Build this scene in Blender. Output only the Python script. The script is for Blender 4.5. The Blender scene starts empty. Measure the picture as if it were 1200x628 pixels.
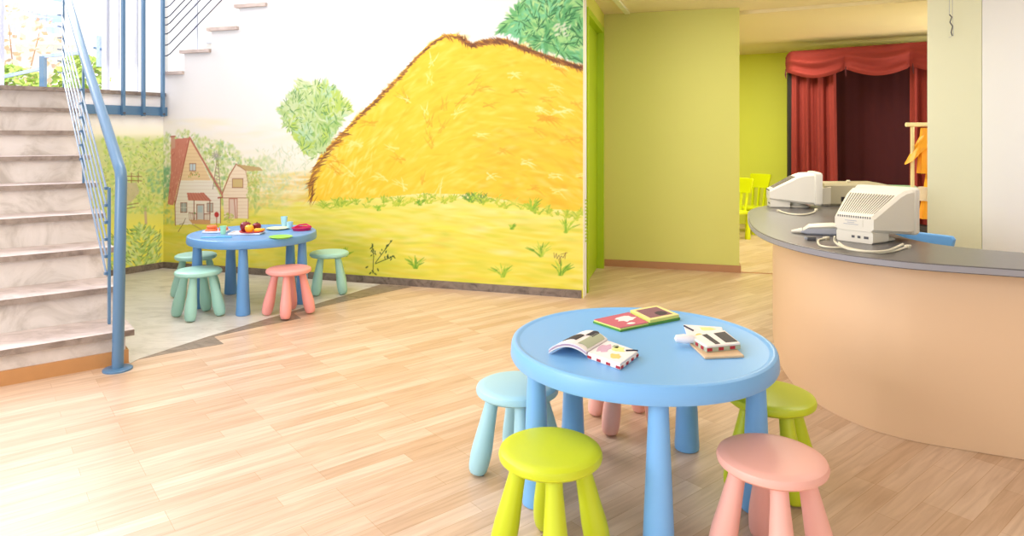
import bpy, bmesh, math, random
import numpy as np
from mathutils import Vector, Matrix

# ------------------------------------------------------------------ camera
SC = bpy.context.scene
COL = SC.collection
F, HY, H = 785.0, 162.0, 1.13          # focal length (px), horizon row, eye height (m)
cam_d = bpy.data.cameras.new('camera')
cam = bpy.data.objects.new('camera', cam_d); COL.objects.link(cam)
cam.location = (0, 0, H); cam.rotation_euler = (math.radians(90), 0, 0)
cam_d.sensor_width = 36; cam_d.lens = F / 1200 * 36
cam_d.shift_y = -(314 - HY) / 1200; cam_d.clip_end = 200
SC.camera = cam

# ------------------------------------------------------------------ world, lamps, exposure
world = bpy.data.worlds.new('world'); SC.world = world; world.use_nodes = True
bg = world.node_tree.nodes['Background']
bg.inputs['Color'].default_value = (0.90, 0.94, 1.0, 1); bg.inputs['Strength'].default_value = 1.2
SC.view_settings.view_transform = 'Standard'; SC.view_settings.look = 'None'
SC.view_settings.gamma = 1; SC.view_settings.exposure = 0.22
SC.view_settings.use_curve_mapping = False

def area(name, loc, target, sx, sy, power, col=(1, 1, 1)):
    d = bpy.data.lights.new(name, 'AREA'); d.shape = 'RECTANGLE'; d.size = sx; d.size_y = sy
    d.energy = power; d.color = col
    o = bpy.data.objects.new(name, d); COL.objects.link(o); o.location = loc
    o.rotation_euler = (Vector(target) - Vector(loc)).to_track_quat('-Z', 'Y').to_euler()
    return o
area('stairwell_daylight', (-4.9, 6.4, 3.7), (-0.5, 2.8, 0.3), 2.6, 1.4, 130, (0.93, 0.93, 1.0))
area('left_window_daylight', (-3.3, 0.3, 1.6), (0.8, 2.8, 0.4), 2.2, 1.6, 75, (0.98, 0.95, 1.0))
area('hall_fill_light', (-0.9, 2.6, 3.15), (-0.9, 2.6, 0), 2.4, 1.6, 34, (1.0, 0.98, 0.97))  # added overhead fill to brighten floor and table tops, no fixture there
area('corner_fill_light', (-1.9, 4.1, 3.15), (-1.9, 4.3, 0), 1.2, 0.8, 20, (1.0, 0.98, 0.96))  # extra unseen light lifting the stone tiles, far table and mural corner
area('playroom_fill_light', (2.5, 6.9, 2.2), (2.5, 6.9, 0), 0.9, 0.5, 44, (1.0, 0.95, 0.78))  # light added under the playroom ceiling to brighten the far room
area('playroom_window_daylight', (5.1, 5.75, 1.25), (3.0, 7.6, 1.3), 1.1, 1.3, 40, (1.0, 0.96, 0.82))
area('passage_fill_light', (1.5, 4.4, 2.17), (1.5, 4.4, 0), 0.6, 0.3, 14, (1.0, 0.92, 0.70))  # warm light added above the passage, out of view
area('desk_fill_light', (2.1, 3.0, 2.17), (2.4, 3.4, 0), 0.9, 0.5, 13, (0.97, 0.97, 1.0))  # added overhead, out of view, to brighten worktop, monitors and pillar
sun_d = bpy.data.lights.new('sun', 'SUN'); sun_d.energy = 3.0; sun_d.angle = 0.02
sun = bpy.data.objects.new('sun', sun_d); COL.objects.link(sun)
sun.rotation_euler = Vector((-0.45, 0.75, -0.75)).to_track_quat('-Z', 'Y').to_euler()

# ------------------------------------------------------------------ helpers
R = math.radians
def at(px, py, h=0.0):                       # place a measured point of known height
    Z = F * (H - h) / (py - HY)
    return Vector(((px - 600) / F * Z, Z, h))
def onz(px, Z, py):                          # point at known depth
    return Vector(((px - 600) / F * Z, Z, H - (py - HY) / F * Z))
def lin(c):
    return tuple(((v / 255) / 12.92 if v / 255 <= 0.04045 else ((v / 255 + 0.055) / 1.055) ** 2.4) for v in c)

class MB:
    def __init__(s): s.v = []; s.f = []; s.m = []
    def add(s, vs, fs, mi=0):
        n = len(s.v); s.v += [tuple(v) for v in vs]; s.f += [tuple(n + i for i in f) for f in fs]; s.m += [mi] * len(fs)
        return s
    def prism(s, poly, z0, z1, mi=0):       # plan polygon, extruded up
        n = len(poly)
        a = sum(poly[i][0] * poly[(i + 1) % n][1] - poly[(i + 1) % n][0] * poly[i][1] for i in range(n))
        if a < 0: poly = poly[::-1]
        vs = [(p[0], p[1], z0) for p in poly] + [(p[0], p[1], z1) for p in poly]
        fs = [tuple(range(n))[::-1], tuple(range(n, 2 * n))] + [(i, (i + 1) % n, n + (i + 1) % n, n + i) for i in range(n)]
        return s.add(vs, fs, mi)
    def box(s, c, size, rz=0, mi=0):
        m = Matrix.Rotation(rz, 3, 'Z'); vs = []
        for x in (-.5, .5):
            for y in (-.5, .5):
                for z in (-.5, .5):
                    vs.append(Vector(c) + m @ Vector((x * size[0], y * size[1], z * size[2])))
        return s.add(vs, [(0, 1, 3, 2), (4, 6, 7, 5), (0, 4, 5, 1), (2, 3, 7, 6), (0, 2, 6, 4), (1, 5, 7, 3)], mi)
    def beam(s, a, b, w, h, mi=0, up=(0, 0, 1)):
        a = Vector(a); b = Vector(b); d = (b - a).normalized(); u = Vector(up)
        if abs(d.dot(u)) > .98: u = Vector((1, 0, 0))
        r = d.cross(u).normalized(); u = r.cross(d)
        vs = [p + r * (i * w / 2) + u * (j * h / 2) for p in (a, b) for i, j in ((-1, -1), (1, -1), (1, 1), (-1, 1))]
        return s.add(vs, [(3, 2, 1, 0), (4, 5, 6, 7), (0, 1, 5, 4), (1, 2, 6, 5), (2, 3, 7, 6), (3, 0, 4, 7)], mi)
    def tube(s, pts, r, n=10, mi=0):
        pts = [Vector(p) for p in pts]; k = len(pts); rr = r if isinstance(r, (list, tuple)) else [r] * k
        vs = []; prev = None
        for i, p in enumerate(pts):
            d = (pts[min(i + 1, k - 1)] - pts[max(i - 1, 0)]).normalized()
            if prev is None: u = d.orthogonal().normalized()
            else:
                u = prev - d * prev.dot(d)
                u = u.normalized() if u.length > 1e-6 else d.orthogonal().normalized()
            prev = u; w = d.cross(u)
            for j in range(n):
                t = 2 * math.pi * j / n; vs.append(p + (u * math.cos(t) + w * math.sin(t)) * rr[i])
        fs = [(i * n + j, i * n + (j + 1) % n, (i + 1) * n + (j + 1) % n, (i + 1) * n + j) for i in range(k - 1) for j in range(n)]
        fs += [tuple(range(n))[::-1], tuple(range((k - 1) * n, k * n))]
        return s.add(vs, fs, mi)
    def lathe(s, prof, n=32, c=(0, 0, 0), axis=None, mi=0):   # prof = [(r, z)] bottom to top
        vs = []; k = len(prof); M = Matrix.Identity(3)
        if axis is not None: M = Vector(axis).to_track_quat('Z', 'Y').to_matrix()
        for r, z in prof:
            for j in range(n):
                t = 2 * math.pi * j / n; vs.append(Vector(c) + M @ Vector((max(r, 1e-4) * math.cos(t), max(r, 1e-4) * math.sin(t), z)))
        fs = [(i * n + j, i * n + (j + 1) % n, (i + 1) * n + (j + 1) % n, (i + 1) * n + j) for i in range(k - 1) for j in range(n)]
        fs += [tuple(range(n))[::-1], tuple(range((k - 1) * n, k * n))]
        return s.add(vs, fs, mi)
    def loft(s, secs, mi=0):                 # closed rings of equal length
        n = len(secs[0]); vs = [p for r in secs for p in r]
        fs = [(i * n + j, i * n + (j + 1) % n, (i + 1) * n + (j + 1) % n, (i + 1) * n + j) for i in range(len(secs) - 1) for j in range(n)]
        fs += [tuple(range(n))[::-1], tuple(range((len(secs) - 1) * n, len(secs) * n))]
        return s.add(vs, fs, mi)
    def sheet(s, fn, nu, nv, th, mi=0):      # fn(u,v)->(point, normal) with thickness
        P = [[fn(i / nu, j / nv) for j in range(nv + 1)] for i in range(nu + 1)]
        vs = [P[i][j][0] + P[i][j][1] * (th / 2) for i in range(nu + 1) for j in range(nv + 1)]
        vs += [P[i][j][0] - P[i][j][1] * (th / 2) for i in range(nu + 1) for j in range(nv + 1)]
        N = (nu + 1) * (nv + 1); q = lambda i, j: i * (nv + 1) + j
        fs = []
        for i in range(nu):
            for j in range(nv):
                fs.append((q(i, j), q(i + 1, j), q(i + 1, j + 1), q(i, j + 1)))
                fs.append((N + q(i, j), N + q(i, j + 1), N + q(i + 1, j + 1), N + q(i + 1, j)))
        for i in range(nu):
            for j in (0, nv): fs.append((q(i, j), q(i + 1, j), N + q(i + 1, j), N + q(i, j)))
        for j in range(nv):
            for i in (0, nu): fs.append((q(i, j), q(i, j + 1), N + q(i, j + 1), N + q(i, j)))
        return s.add(vs, fs, mi)
    def build(s, name, mats, parent=None, smooth=False, bevel=0, loc=None):
        me = bpy.data.meshes.new(name); me.from_pydata(s.v, [], s.f)
        if not isinstance(mats, (list, tuple)): mats = [mats]
        for m in mats: me.materials.append(m)
        me.polygons.foreach_set('material_index', s.m)
        bm = bmesh.new(); bm.from_mesh(me); bmesh.ops.recalc_face_normals(bm, faces=bm.faces)
        if bevel:
            es = [e for e in bm.edges if len(e.link_faces) == 2 and e.calc_face_angle(0) > 0.6]
            bmesh.ops.bevel(bm, geom=es, offset=bevel, segments=2, profile=.6, affect='EDGES', clamp_overlap=True)
        bm.to_mesh(me); bm.free()
        if smooth:
            me.polygons.foreach_set('use_smooth', [True] * len(me.polygons))
            me.set_sharp_from_angle(angle=R(38))
        o = bpy.data.objects.new(name, me); COL.objects.link(o)
        if parent: o.parent = parent
        if loc is not None: o.location = loc
        return o

def empty(name, loc=(0, 0, 0), rz=0):
    o = bpy.data.objects.new(name, None); COL.objects.link(o); o.location = loc; o.rotation_euler = (0, 0, rz)
    o.empty_display_size = .05
    return o
def tag(o, label=None, cat=None, group=None, kind=None):
    if label: o['label'] = label
    if cat: o['category'] = cat
    if group: o['group'] = group
    if kind: o['kind'] = kind
    return o
def struct(o): o['kind'] = 'structure'; return o
def dup(o, parent=None):
    c = o.copy(); COL.objects.link(c)
    if parent: c.parent = parent
    for ch in list(o.children): dup(ch, c)
    return c
def paint_over(root, m):                     # give a copied tree its own material
    for ch in root.children:
        ch.data = ch.data.copy(); ch.data.materials.clear(); ch.data.materials.append(m)

# ------------------------------------------------------------------ materials
def mat(name, rgb, rough=.5, var=0, scale=8, spec=.5, bump=0, metal=0, coat=0):
    m = bpy.data.materials.new(name); m.use_nodes = True; nt = m.node_tree; b = nt.nodes['Principled BSDF']
    c = lin(rgb); b.inputs['Roughness'].default_value = rough; b.inputs['Metallic'].default_value = metal
    b.inputs['Specular IOR Level'].default_value = spec; b.inputs['Coat Weight'].default_value = coat
    tc = nt.nodes.new('ShaderNodeTexCoord'); n = nt.nodes.new('ShaderNodeTexNoise')
    n.inputs['Scale'].default_value = scale; n.inputs['Detail'].default_value = 4
    nt.links.new(tc.outputs['Object'], n.inputs['Vector'])
    mx = nt.nodes.new('ShaderNodeMix'); mx.data_type = 'RGBA'
    mx.inputs[6].default_value = (*[v * (1 - var) for v in c], 1); mx.inputs[7].default_value = (*[min(1, v * (1 + var)) for v in c], 1)
    nt.links.new(n.outputs['Fac'], mx.inputs[0]); nt.links.new(mx.outputs[2], b.inputs['Base Color'])
    if bump:
        bp = nt.nodes.new('ShaderNodeBump'); bp.inputs['Strength'].default_value = bump; bp.inputs['Distance'].default_value = .01
        nt.links.new(n.outputs['Fac'], bp.inputs['Height']); nt.links.new(bp.outputs['Normal'], b.inputs['Normal'])
    return m

def wood_floor():
    m = bpy.data.materials.new('oak_laminate'); m.use_nodes = True; nt = m.node_tree; b = nt.nodes['Principled BSDF']
    tc = nt.nodes.new('ShaderNodeTexCoord'); mp = nt.nodes.new('ShaderNodeMapping')
    mp.inputs['Rotation'].default_value = (0, 0, R(-(90 - 51)))
    nt.links.new(tc.outputs['Object'], mp.inputs['Vector'])
    br = nt.nodes.new('ShaderNodeTexBrick')
    br.inputs['Scale'].default_value = 1; br.inputs['Brick Width'].default_value = .46; br.inputs['Row Height'].default_value = .068
    br.inputs['Mortar Size'].default_value = .0009; br.inputs['Mortar Smooth'].default_value = .4
    br.offset = .37; br.offset_frequency = 3
    br.inputs['Color1'].default_value = (*lin((226, 201, 178)), 1); br.inputs['Color2'].default_value = (*lin((206, 174, 144)), 1)
    br.inputs['Mortar'].default_value = (*lin((190, 154, 116)), 1)
    nt.links.new(mp.outputs[0], br.inputs['Vector'])
    mp2 = nt.nodes.new('ShaderNodeMapping'); mp2.inputs['Scale'].default_value = (1.6, 22, 1)
    nt.links.new(mp.outputs[0], mp2.inputs['Vector'])
    n = nt.nodes.new('ShaderNodeTexNoise'); n.inputs['Scale'].default_value = 2.2; n.inputs['Detail'].default_value = 6
    n.inputs['Distortion'].default_value = .8
    nt.links.new(mp2.outputs[0], n.inputs['Vector'])
    rp = nt.nodes.new('ShaderNodeValToRGB'); rp.color_ramp.elements[0].position = .3; rp.color_ramp.elements[1].position = .7
    rp.color_ramp.elements[0].color = (.72, .66, .60, 1); rp.color_ramp.elements[1].color = (1, 1, 1, 1)
    nt.links.new(n.outputs['Fac'], rp.inputs[0])
    mx = nt.nodes.new('ShaderNodeMix'); mx.data_type = 'RGBA'; mx.blend_type = 'MULTIPLY'; mx.inputs[0].default_value = .8
    nt.links.new(br.outputs['Color'], mx.inputs[6]); nt.links.new(rp.outputs[0], mx.inputs[7])
    nt.links.new(mx.outputs[2], b.inputs['Base Color'])
    b.inputs['Roughness'].default_value = .33; b.inputs['Specular IOR Level'].default_value = .5
    return m

def marble(name, base, dark, vein, rough=.35, scale=3.0, th=.5):
    m = bpy.data.materials.new(name); m.use_nodes = True; nt = m.node_tree; b = nt.nodes['Principled BSDF']
    tc = nt.nodes.new('ShaderNodeTexCoord'); n = nt.nodes.new('ShaderNodeTexNoise')
    n.inputs['Scale'].default_value = scale; n.inputs['Detail'].default_value = 7; n.inputs['Distortion'].default_value = 1.2; n.inputs['Roughness'].default_value = .65
    mp = nt.nodes.new('ShaderNodeMapping'); mp.inputs['Scale'].default_value = (1, 2.2, 1.4); mp.inputs['Rotation'].default_value = (0, 0, R(35))
    nt.links.new(tc.outputs['Object'], mp.inputs[0]); nt.links.new(mp.outputs[0], n.inputs['Vector'])
    rp = nt.nodes.new('ShaderNodeValToRGB'); e = rp.color_ramp.elements
    e[0].position = .30; e[0].color = (*lin(dark), 1); e[1].position = .62; e[1].color = (*lin(base), 1)
    x = e.new(.5); x.color = (*lin(tuple((p + q) // 2 for p, q in zip(base, vein))), 1)
    nt.links.new(n.outputs['Fac'], rp.inputs[0]); nt.links.new(rp.outputs[0], b.inputs['Base Color'])
    b.inputs['Roughness'].default_value = rough
    return m

def glass_mat():
    m = bpy.data.materials.new('window_glass'); m.use_nodes = True; nt = m.node_tree
    for n in list(nt.nodes): nt.nodes.remove(n)
    out = nt.nodes.new('ShaderNodeOutputMaterial'); t = nt.nodes.new('ShaderNodeBsdfTransparent'); g = nt.nodes.new('ShaderNodeBsdfGlossy')
    g.inputs['Roughness'].default_value = .02; mx = nt.nodes.new('ShaderNodeMixShader'); mx.inputs[0].default_value = .05
    nt.links.new(t.outputs[0], mx.inputs[1]); nt.links.new(g.outputs[0], mx.inputs[2]); nt.links.new(mx.outputs[0], out.inputs[0])
    return m

M = {
 'floor': wood_floor(),
 'tile': marble('grey_marble_tile', (222, 216, 208), (186, 180, 170), (208, 202, 194), .3, 3.5),
 'slate': marble('dark_slate_strip', (150, 134, 118), (98, 84, 72), (130, 112, 96), .4, 9),
 'riser': marble('weathered_stone_riser', (226, 218, 212), (184, 174, 164), (212, 204, 196), .6, 2.2),
 'tread': marble('stone_tread', (214, 200, 194), (168, 152, 144), (190, 174, 168), .4, 4),
 'nosing': marble('dark_stone_nosing', (158, 144, 134), (112, 98, 90), (136, 122, 112), .5, 6),  # edge and underside stone, darker than the tread tops
 'skirt': marble('dark_marble_skirting', (134, 120, 108), (84, 72, 64), (112, 100, 90), .3, 9),
 'white': mat('white_plaster', (238, 238, 243), .8, .015, 2),
 'ceil': mat('cream_ceiling', (235, 222, 178), .8, .01, 2),
 'green_wall': mat('lime_green_wall', (208, 208, 116), .6, .02, 1.5),
 'far_wall': mat('bright_yellow_green_wall', (226, 234, 84), .6, .02, 1.5),
 'door_green': mat('green_door', (168, 198, 20), .4, .03, 2),
 'jamb': mat('pale_lime_jamb', (214, 216, 96), .6, .02, 2),
 'pillar': mat('pale_sage_wall', (232, 233, 200), .7, .02, 1.5),
 'oak': mat('oak_trim', (192, 140, 88), .45, .10, 14),
 'oak2': mat('brown_skirting', (176, 128, 92), .45, .06, 14),
 'rail': mat('blue_painted_steel', (84, 124, 160), .3, .04, 6, .6),
 'rod': mat('pale_steel_rod', (128, 150, 178), .3, .02, 5, .6),
 'thin': mat('dark_steel_rod', (84, 88, 104), .3, .02, 5, .6, metal=.5),
 'blue': mat('blue_plastic', (122, 184, 242), .36, .01, 4),
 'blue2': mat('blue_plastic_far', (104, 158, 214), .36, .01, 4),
 'aqua': mat('pale_aqua_plastic', (166, 214, 226), .38, .01, 4),
 'mint': mat('mint_plastic', (166, 216, 202), .38, .01, 4),
 'lime': mat('lime_plastic', (200, 216, 36), .36, .01, 4),
 'pink': mat('pink_plastic', (242, 184, 172), .4, .01, 4),
 'coral': mat('coral_pink_plastic', (242, 164, 156), .4, .01, 4),
 'lime_chair': mat('bright_lime_chair_plastic', (214, 226, 10), .36, .01, 4),
 'desk_top': mat('dark_grey_worktop', (96, 92, 92), .28, .10, 30),
 'desk_edge': mat('grey_worktop_edge', (150, 150, 156), .35, .03, 30),
 'desk_body': mat('beige_desk_panel', (230, 196, 158), .5, .02, 3),
 'beige': mat('beige_plastic', (222, 214, 190), .45, .01, 5),
 'ivory': mat('ivory_plastic', (232, 228, 212), .45, .01, 5),
 'beige_dk': mat('tan_plastic', (190, 180, 146), .5, .02, 5),
 'black': mat('black_plastic', (30, 28, 30), .4, .02, 5),
 'darkgrey': mat('dark_grey_plastic', (88, 88, 90), .4, .02, 5),
 'grey': mat('grey_plastic', (170, 174, 184), .4, .02, 5),
 'vent': mat('tan_vent_slot', (128, 120, 104), .6, .02, 5),
 'cable': mat('ivory_cable', (228, 222, 196), .45, .01, 5),
 'red_cloth': mat('red_curtain_fabric', (126, 36, 28), .85, .08, 20),
 'maroon': mat('maroon_backdrop_fabric', (66, 8, 18), .9, .08, 12),
 'orange_cloth': mat('orange_satin', (245, 172, 40), .5, .05, 8),
 'lace': mat('white_lace', (238, 226, 214), .8, .03, 20),
 'cream_paint': mat('cream_painted_tube', (236, 226, 184), .4, .01, 5),
 'stage': mat('black_stage', (40, 36, 34), .7, .05, 5),
 'greentop': mat('pale_green_laminate', (140, 176, 140), .5, .02, 5),
 'bluech': mat('sky_blue_plastic', (110, 176, 236), .4, .01, 5),
 'glass': glass_mat(),
 'frame': mat('grey_window_frame', (186, 190, 206), .5, .01, 5),
 'out_white': mat('white_render', (240, 238, 236), .9, .02, 1),
 'out_pink': mat('pale_pink_render', (236, 218, 208), .9, .02, 1),
 'out_blue': mat('pale_blue_paint', (170, 190, 236), .7, .02, 1),
 'leaf': mat('sunlit_leaves', (176, 204, 92), .7, .25, 9),
 'leaf2': mat('rust_leaves', (236, 204, 176), .7, .15, 9),
 'terrace': mat('terrace_stone', (222, 214, 200), .8, .05, 3),
}

# ------------------------------------------------------------------ plan geometry
a0 = R(17.2)
D1 = Vector((math.cos(a0), -math.sin(a0)))      # along the mural, to the right
D2 = Vector((math.sin(a0), math.cos(a0)))       # away from the hall
A = Vector((.483, 4.739))
def mural_u(px):
    k = (px - 600) / F
    s = (A.x - k * A.y) / (D1.x - k * D1.y)      # A - s*D1 on ray
    return -s
uC = mural_u(191.5); uE = mural_u(683.5)
C = A + D1 * uC; E = A + D1 * uE
def mw(px, py):                                  # photo point on the mural wall -> (u, height)
    u = mural_u(px); p = A + D1 * u
    return u - uC, H - (py - HY) * p.y / F
P0 = Vector((-1.925, 3.27))                      # foot of the newel post
FI = R(51)
ST = Vector((math.sin(FI), math.cos(FI)))        # along the treads
SN = Vector((-math.cos(FI), math.sin(FI)))       # direction of climbing
RISE, GO = .169, .301
S1 = at(157.6, 385.8, RISE).xy                   # right end of first nosing
L9 = S1 + SN * GO * 8                            # right end of top nosing
def xy3(p, z): return Vector((p[0], p[1], z))

# ------------------------------------------------------------------ floor
TILE = [at(164, 420.5), at(244, 394.7), at(332, 368), at(446, 333.5)]
WOODB = [(160, 421.5), (172, 419.2), (214.7, 411), (262, 403), (250.7, 394.7), (302.7, 383), (353, 373.3), (344, 366.9), (420, 349.6), (482, 336)]
mb = MB().prism([(-9, -4), (9, -4), (9, 12), (-9, 12)], -.12, 0)
struct(mb.build('floor', M['floor']))
# the grey stone area lies a hair proud of the boards, the slate strip between the two
wall_side_foot = [C + (L9 - C) * t for t in (0, .5, 1)]
poly = [at(px, py).xy for px, py in WOODB] + [C, L9, S1 - ST * .02]
g = MB().prism([tuple(p) for p in poly], 0, .0015)
struct(g.build('trim_1', M['slate']))
poly = [p.xy for p in TILE] + [C, L9, S1 - ST * .02]
struct(MB().prism([tuple(p) for p in poly], .0015, .003).build('trim_2', M['tile']))

# ------------------------------------------------------------------ mural painting (numpy brush work into a colour attribute)
rng = np.random.RandomState(7)
STEP = .005
class Canvas:
    def __init__(s, w, h, tf):
        s.nx = int(w / STEP) + 1; s.ny = int(h / STEP) + 1; s.tf = tf
        s.a = np.zeros((s.ny, s.nx, 3), np.float32)
        s.X, s.Y = np.meshgrid(np.arange(s.nx, dtype=np.float32), np.arange(s.ny, dtype=np.float32))
    def c(s, px, py):
        u, v = s.tf(px, py); return u / STEP, v / STEP
    def blend(s, sl, mask, col):
        s.a[sl] += (np.array(col, np.float32) - s.a[sl]) * mask[..., None]
    def dab(s, px, py, ln, ang, w, col, al=1, soft=.35):   # elongated ellipse, ang in photo sense (0 = right, 90 = up)
        cx, cy = s.c(px, py); k = 1.3; ln = ln * k / 2; w = max(w * k / 2, .6)
        r = int(max(ln, w)) + 3; x0 = max(0, int(cx) - r); x1 = min(s.nx, int(cx) + r + 1); y0 = max(0, int(cy) - r); y1 = min(s.ny, int(cy) + r + 1)
        if x0 >= x1 or y0 >= y1: return
        sl = (slice(y0, y1), slice(x0, x1)); dx = s.X[sl] - cx; dy = s.Y[sl] - cy
        t = math.radians(ang); a = dx * math.cos(t) + dy * math.sin(t); b = -dx * math.sin(t) + dy * math.cos(t)
        d = np.sqrt((a / ln) ** 2 + (b / w) ** 2)
        s.blend(sl, np.clip((1 - d) / soft, 0, 1) * al, col)
    def line(s, pts, w, col, al=1, taper=False):
        P = [s.c(*p) for p in pts]
        for i in range(len(P) - 1):
            (xa, ya), (xb, yb) = P[i], P[i + 1]; w2 = w * 1.3 / 2
            x0 = max(0, int(min(xa, xb) - w2 - 2)); x1 = min(s.nx, int(max(xa, xb) + w2 + 3)); y0 = max(0, int(min(ya, yb) - w2 - 2)); y1 = min(s.ny, int(max(ya, yb) + w2 + 3))
            if x0 >= x1 or y0 >= y1: continue
            sl = (slice(y0, y1), slice(x0, x1)); dx, dy = xb - xa, yb - ya; L = dx * dx + dy * dy + 1e-6
            t = np.clip(((s.X[sl] - xa) * dx + (s.Y[sl] - ya) * dy) / L, 0, 1)
            d = np.hypot(s.X[sl] - xa - t * dx, s.Y[sl] - ya - t * dy)
            ww = w2 * (1 - .75 * t) if taper else w2
            s.blend(sl, np.clip(ww + .5 - d, 0, 1) * al, col)
    def poly(s, pts, col, al=1):
        s.blend((slice(None), slice(None)), s.mask(pts) * al, col)
    def mask(s, pts):
        P = [s.c(*p) for p in pts]; m = np.zeros(s.X.shape, bool); n = len(P)
        for i in range(n):
            (xa, ya), (xb, yb) = P[i], P[(i + 1) % n]
            if ya == yb: continue
            cond = ((ya > s.Y) != (yb > s.Y)) & (s.X < (xb - xa) * (s.Y - ya) / (yb - ya) + xa)
            m ^= cond
        return m.astype(np.float32)
def inside(x, y, P):
    c = False; n = len(P)
    for i in range(n):
        (xa, ya), (xb, yb) = P[i], P[(i + 1) % n]
        if (ya > y) != (yb > y) and x < (xb - xa) * (y - ya) / (yb - ya) + xa: c = not c
    return c
def rnd(a, b): return a + (b - a) * rng.rand()
def pick(l): return l[rng.randint(len(l))]

MURW = uE - uC; MURH = 2.5
cv = Canvas(MURW, MURH, mw)
hh = cv.Y * STEP; uu = cv.X * STEP
# sky: cool white above, cream near the horizon, then the field
def ramp(h, stops):
    hs = [s_[0] for s_ in stops]
    return np.stack([np.interp(h, hs, [s_[1][k] for s_ in stops]) for k in range(3)], -1)
cv.a = ramp(hh + .05 * np.sin(uu * 2.1), [(0, (236, 226, 84)), (.30, (240, 230, 96)), (.55, (244, 232, 120)), (.72, (250, 238, 190)), (.95, (250, 243, 226)), (1.3, (246, 242, 240)), (2.5, (224, 232, 242))]).astype(np.float32)
cream = [(250, 243, 226), (252, 240, 216), (244, 236, 206), (250, 246, 236)]
for i in range(160):
    cv.dab(rnd(190, 370), rnd(140, 235), rnd(30, 70), rnd(-8, 8), rnd(6, 14), pick(cream), .35, .9)
# field strokes
fc = [(248, 240, 96), (230, 222, 60), (214, 216, 64), (246, 232, 130), (252, 244, 150), (222, 222, 80), (236, 214, 60)]
for i in range(1500):
    x = rnd(190, 690); y = rnd(232, 350)
    cv.dab(x, y, rnd(16, 70), rnd(-10, 8), rnd(3, 9), pick(fc), rnd(.15, .5), .8)
for i in range(260):
    cv.dab(rnd(196, 300), rnd(246, 320), rnd(10, 40), rnd(-14, 10), rnd(3, 8), pick([(222, 222, 88), (230, 224, 90), (206, 216, 90), (240, 232, 110)]), rnd(.2, .5), .8)
for i in range(90): cv.dab(rnd(300, 690), rnd(255, 340), rnd(20, 60), rnd(-8, 6), rnd(5, 12), pick([(250, 244, 190), (250, 240, 170), (206, 214, 70), (196, 210, 80), (238, 206, 90)]), rnd(.25, .5), .9)
# distant tan hills right of the barn
for i in range(150):
    x = rnd(292, 372); y = 222 + (x - 300) * -.08 + rnd(-16, 22)
    cv.dab(x, y, rnd(20, 46), rnd(-6, 14), rnd(3, 7), pick([(240, 206, 120), (244, 220, 150), (232, 190, 90), (250, 232, 180), (236, 214, 110)]), rnd(.25, .6), .8)
# soft trees at left
tg = [(190, 210, 120), (206, 220, 140), (166, 200, 120), (214, 222, 156), (180, 206, 96), (220, 226, 170), (146, 190, 130)]
def ttop(x): return np.interp(x, [188, 200, 216, 235, 250, 268, 290, 312, 335, 352], [158, 156, 151, 160, 163, 167, 186, 182, 196, 212])
for i in range(2600):
    x = rnd(188, 338); t = ttop(x); y = rnd(t, 262)
    if y > 244 and x > 214: continue
    fade = 1 if x < 260 else max(.15, 1 - (x - 260) / 85)
    cv.dab(x, y, rnd(3, 11), rnd(0, 180), rnd(3, 7), pick(tg), rnd(.25, .7) * fade, .7)
for i in range(260):
    x = rnd(190, 300); y = rnd(ttop(x) + 4, 240)
    cv.dab(x, y, rnd(2, 6), rnd(20, 160), 1.2, pick([(120, 160, 90), (140, 150, 90), (100, 150, 100)]), .5)
for i in range(60): cv.dab(rnd(190, 202), rnd(196, 232), rnd(5, 12), rnd(0, 180), rnd(4, 7), (120, 176, 130), .5, .7)
for i in range(50):
    cv.dab(rnd(286, 304), rnd(200, 252), rnd(5, 11), rnd(60, 120), rnd(3, 6), pick([(196, 208, 110), (170, 196, 100), (214, 214, 120)]), .6, .6)
# pale wispy trees in the middle distance
for i in range(200):
    x = rnd(300, 362); y = rnd(172, 224)
    cv.dab(x, y, rnd(4, 12), rnd(30, 150), rnd(1, 3), pick([(206, 220, 190), (190, 212, 176), (226, 226, 190)]), .5, .6)
# cottage
RED = (208, 134, 116); RED2 = (176, 96, 80); INK = (150, 92, 70)
S_ = lambda x, y: (180 + x / 4.4875, 140 + y / 4.4875)
cv.poly([S_(190, 98), S_(352, 405), S_(352, 545), S_(115, 555), S_(112, 430)], (246, 238, 226))
cv.poly([S_(190, 98), S_(262, 235), S_(300, 320), S_(140, 320)], (242, 212, 168))
for k in range(22):
    yy = 140 + k * 19; xa = np.interp(yy, [98, 430], [190, 114]); xb = np.interp(yy, [98, 405], [190, 350])
    cv.line([S_(xa, yy), S_(xb, yy)], .7, (222, 184, 148) if yy < 330 else (226, 208, 192), .7)
cv.poly([S_(92, 105), S_(190, 95), S_(104, 452), S_(74, 445), S_(92, 270)], RED)
for k in range(60):
    t = rng.rand(); yy = 105 + t * 335; xa = 92 - 14 * t; xb = np.interp(yy, [95, 452], [188, 106])
    cv.dab(*S_(rnd(xa, xb), yy), rnd(3, 7), rnd(70, 84), 1.4, pick([(222, 158, 140), (190, 112, 98), (226, 170, 150)]), .7)
cv.line([S_(190, 95), S_(112, 448)], 1.6, RED2); cv.line([S_(190, 95), S_(372, 408)], 2.8, RED); cv.line([S_(195, 98), S_(366, 412)], .8, RED2)
cv.line([S_(340, 412), S_(374, 408)], 2, RED2)
cv.poly([S_(92, 92), S_(112, 88), S_(114, 150), S_(94, 156)], (206, 160, 140)); cv.line([S_(90, 90), S_(114, 88)], 1.6, RED2)
cv.line([S_(112, 430), S_(115, 556)], 1.2, INK); cv.line([S_(352, 412), S_(352, 545)], 1.2, INK)
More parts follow.
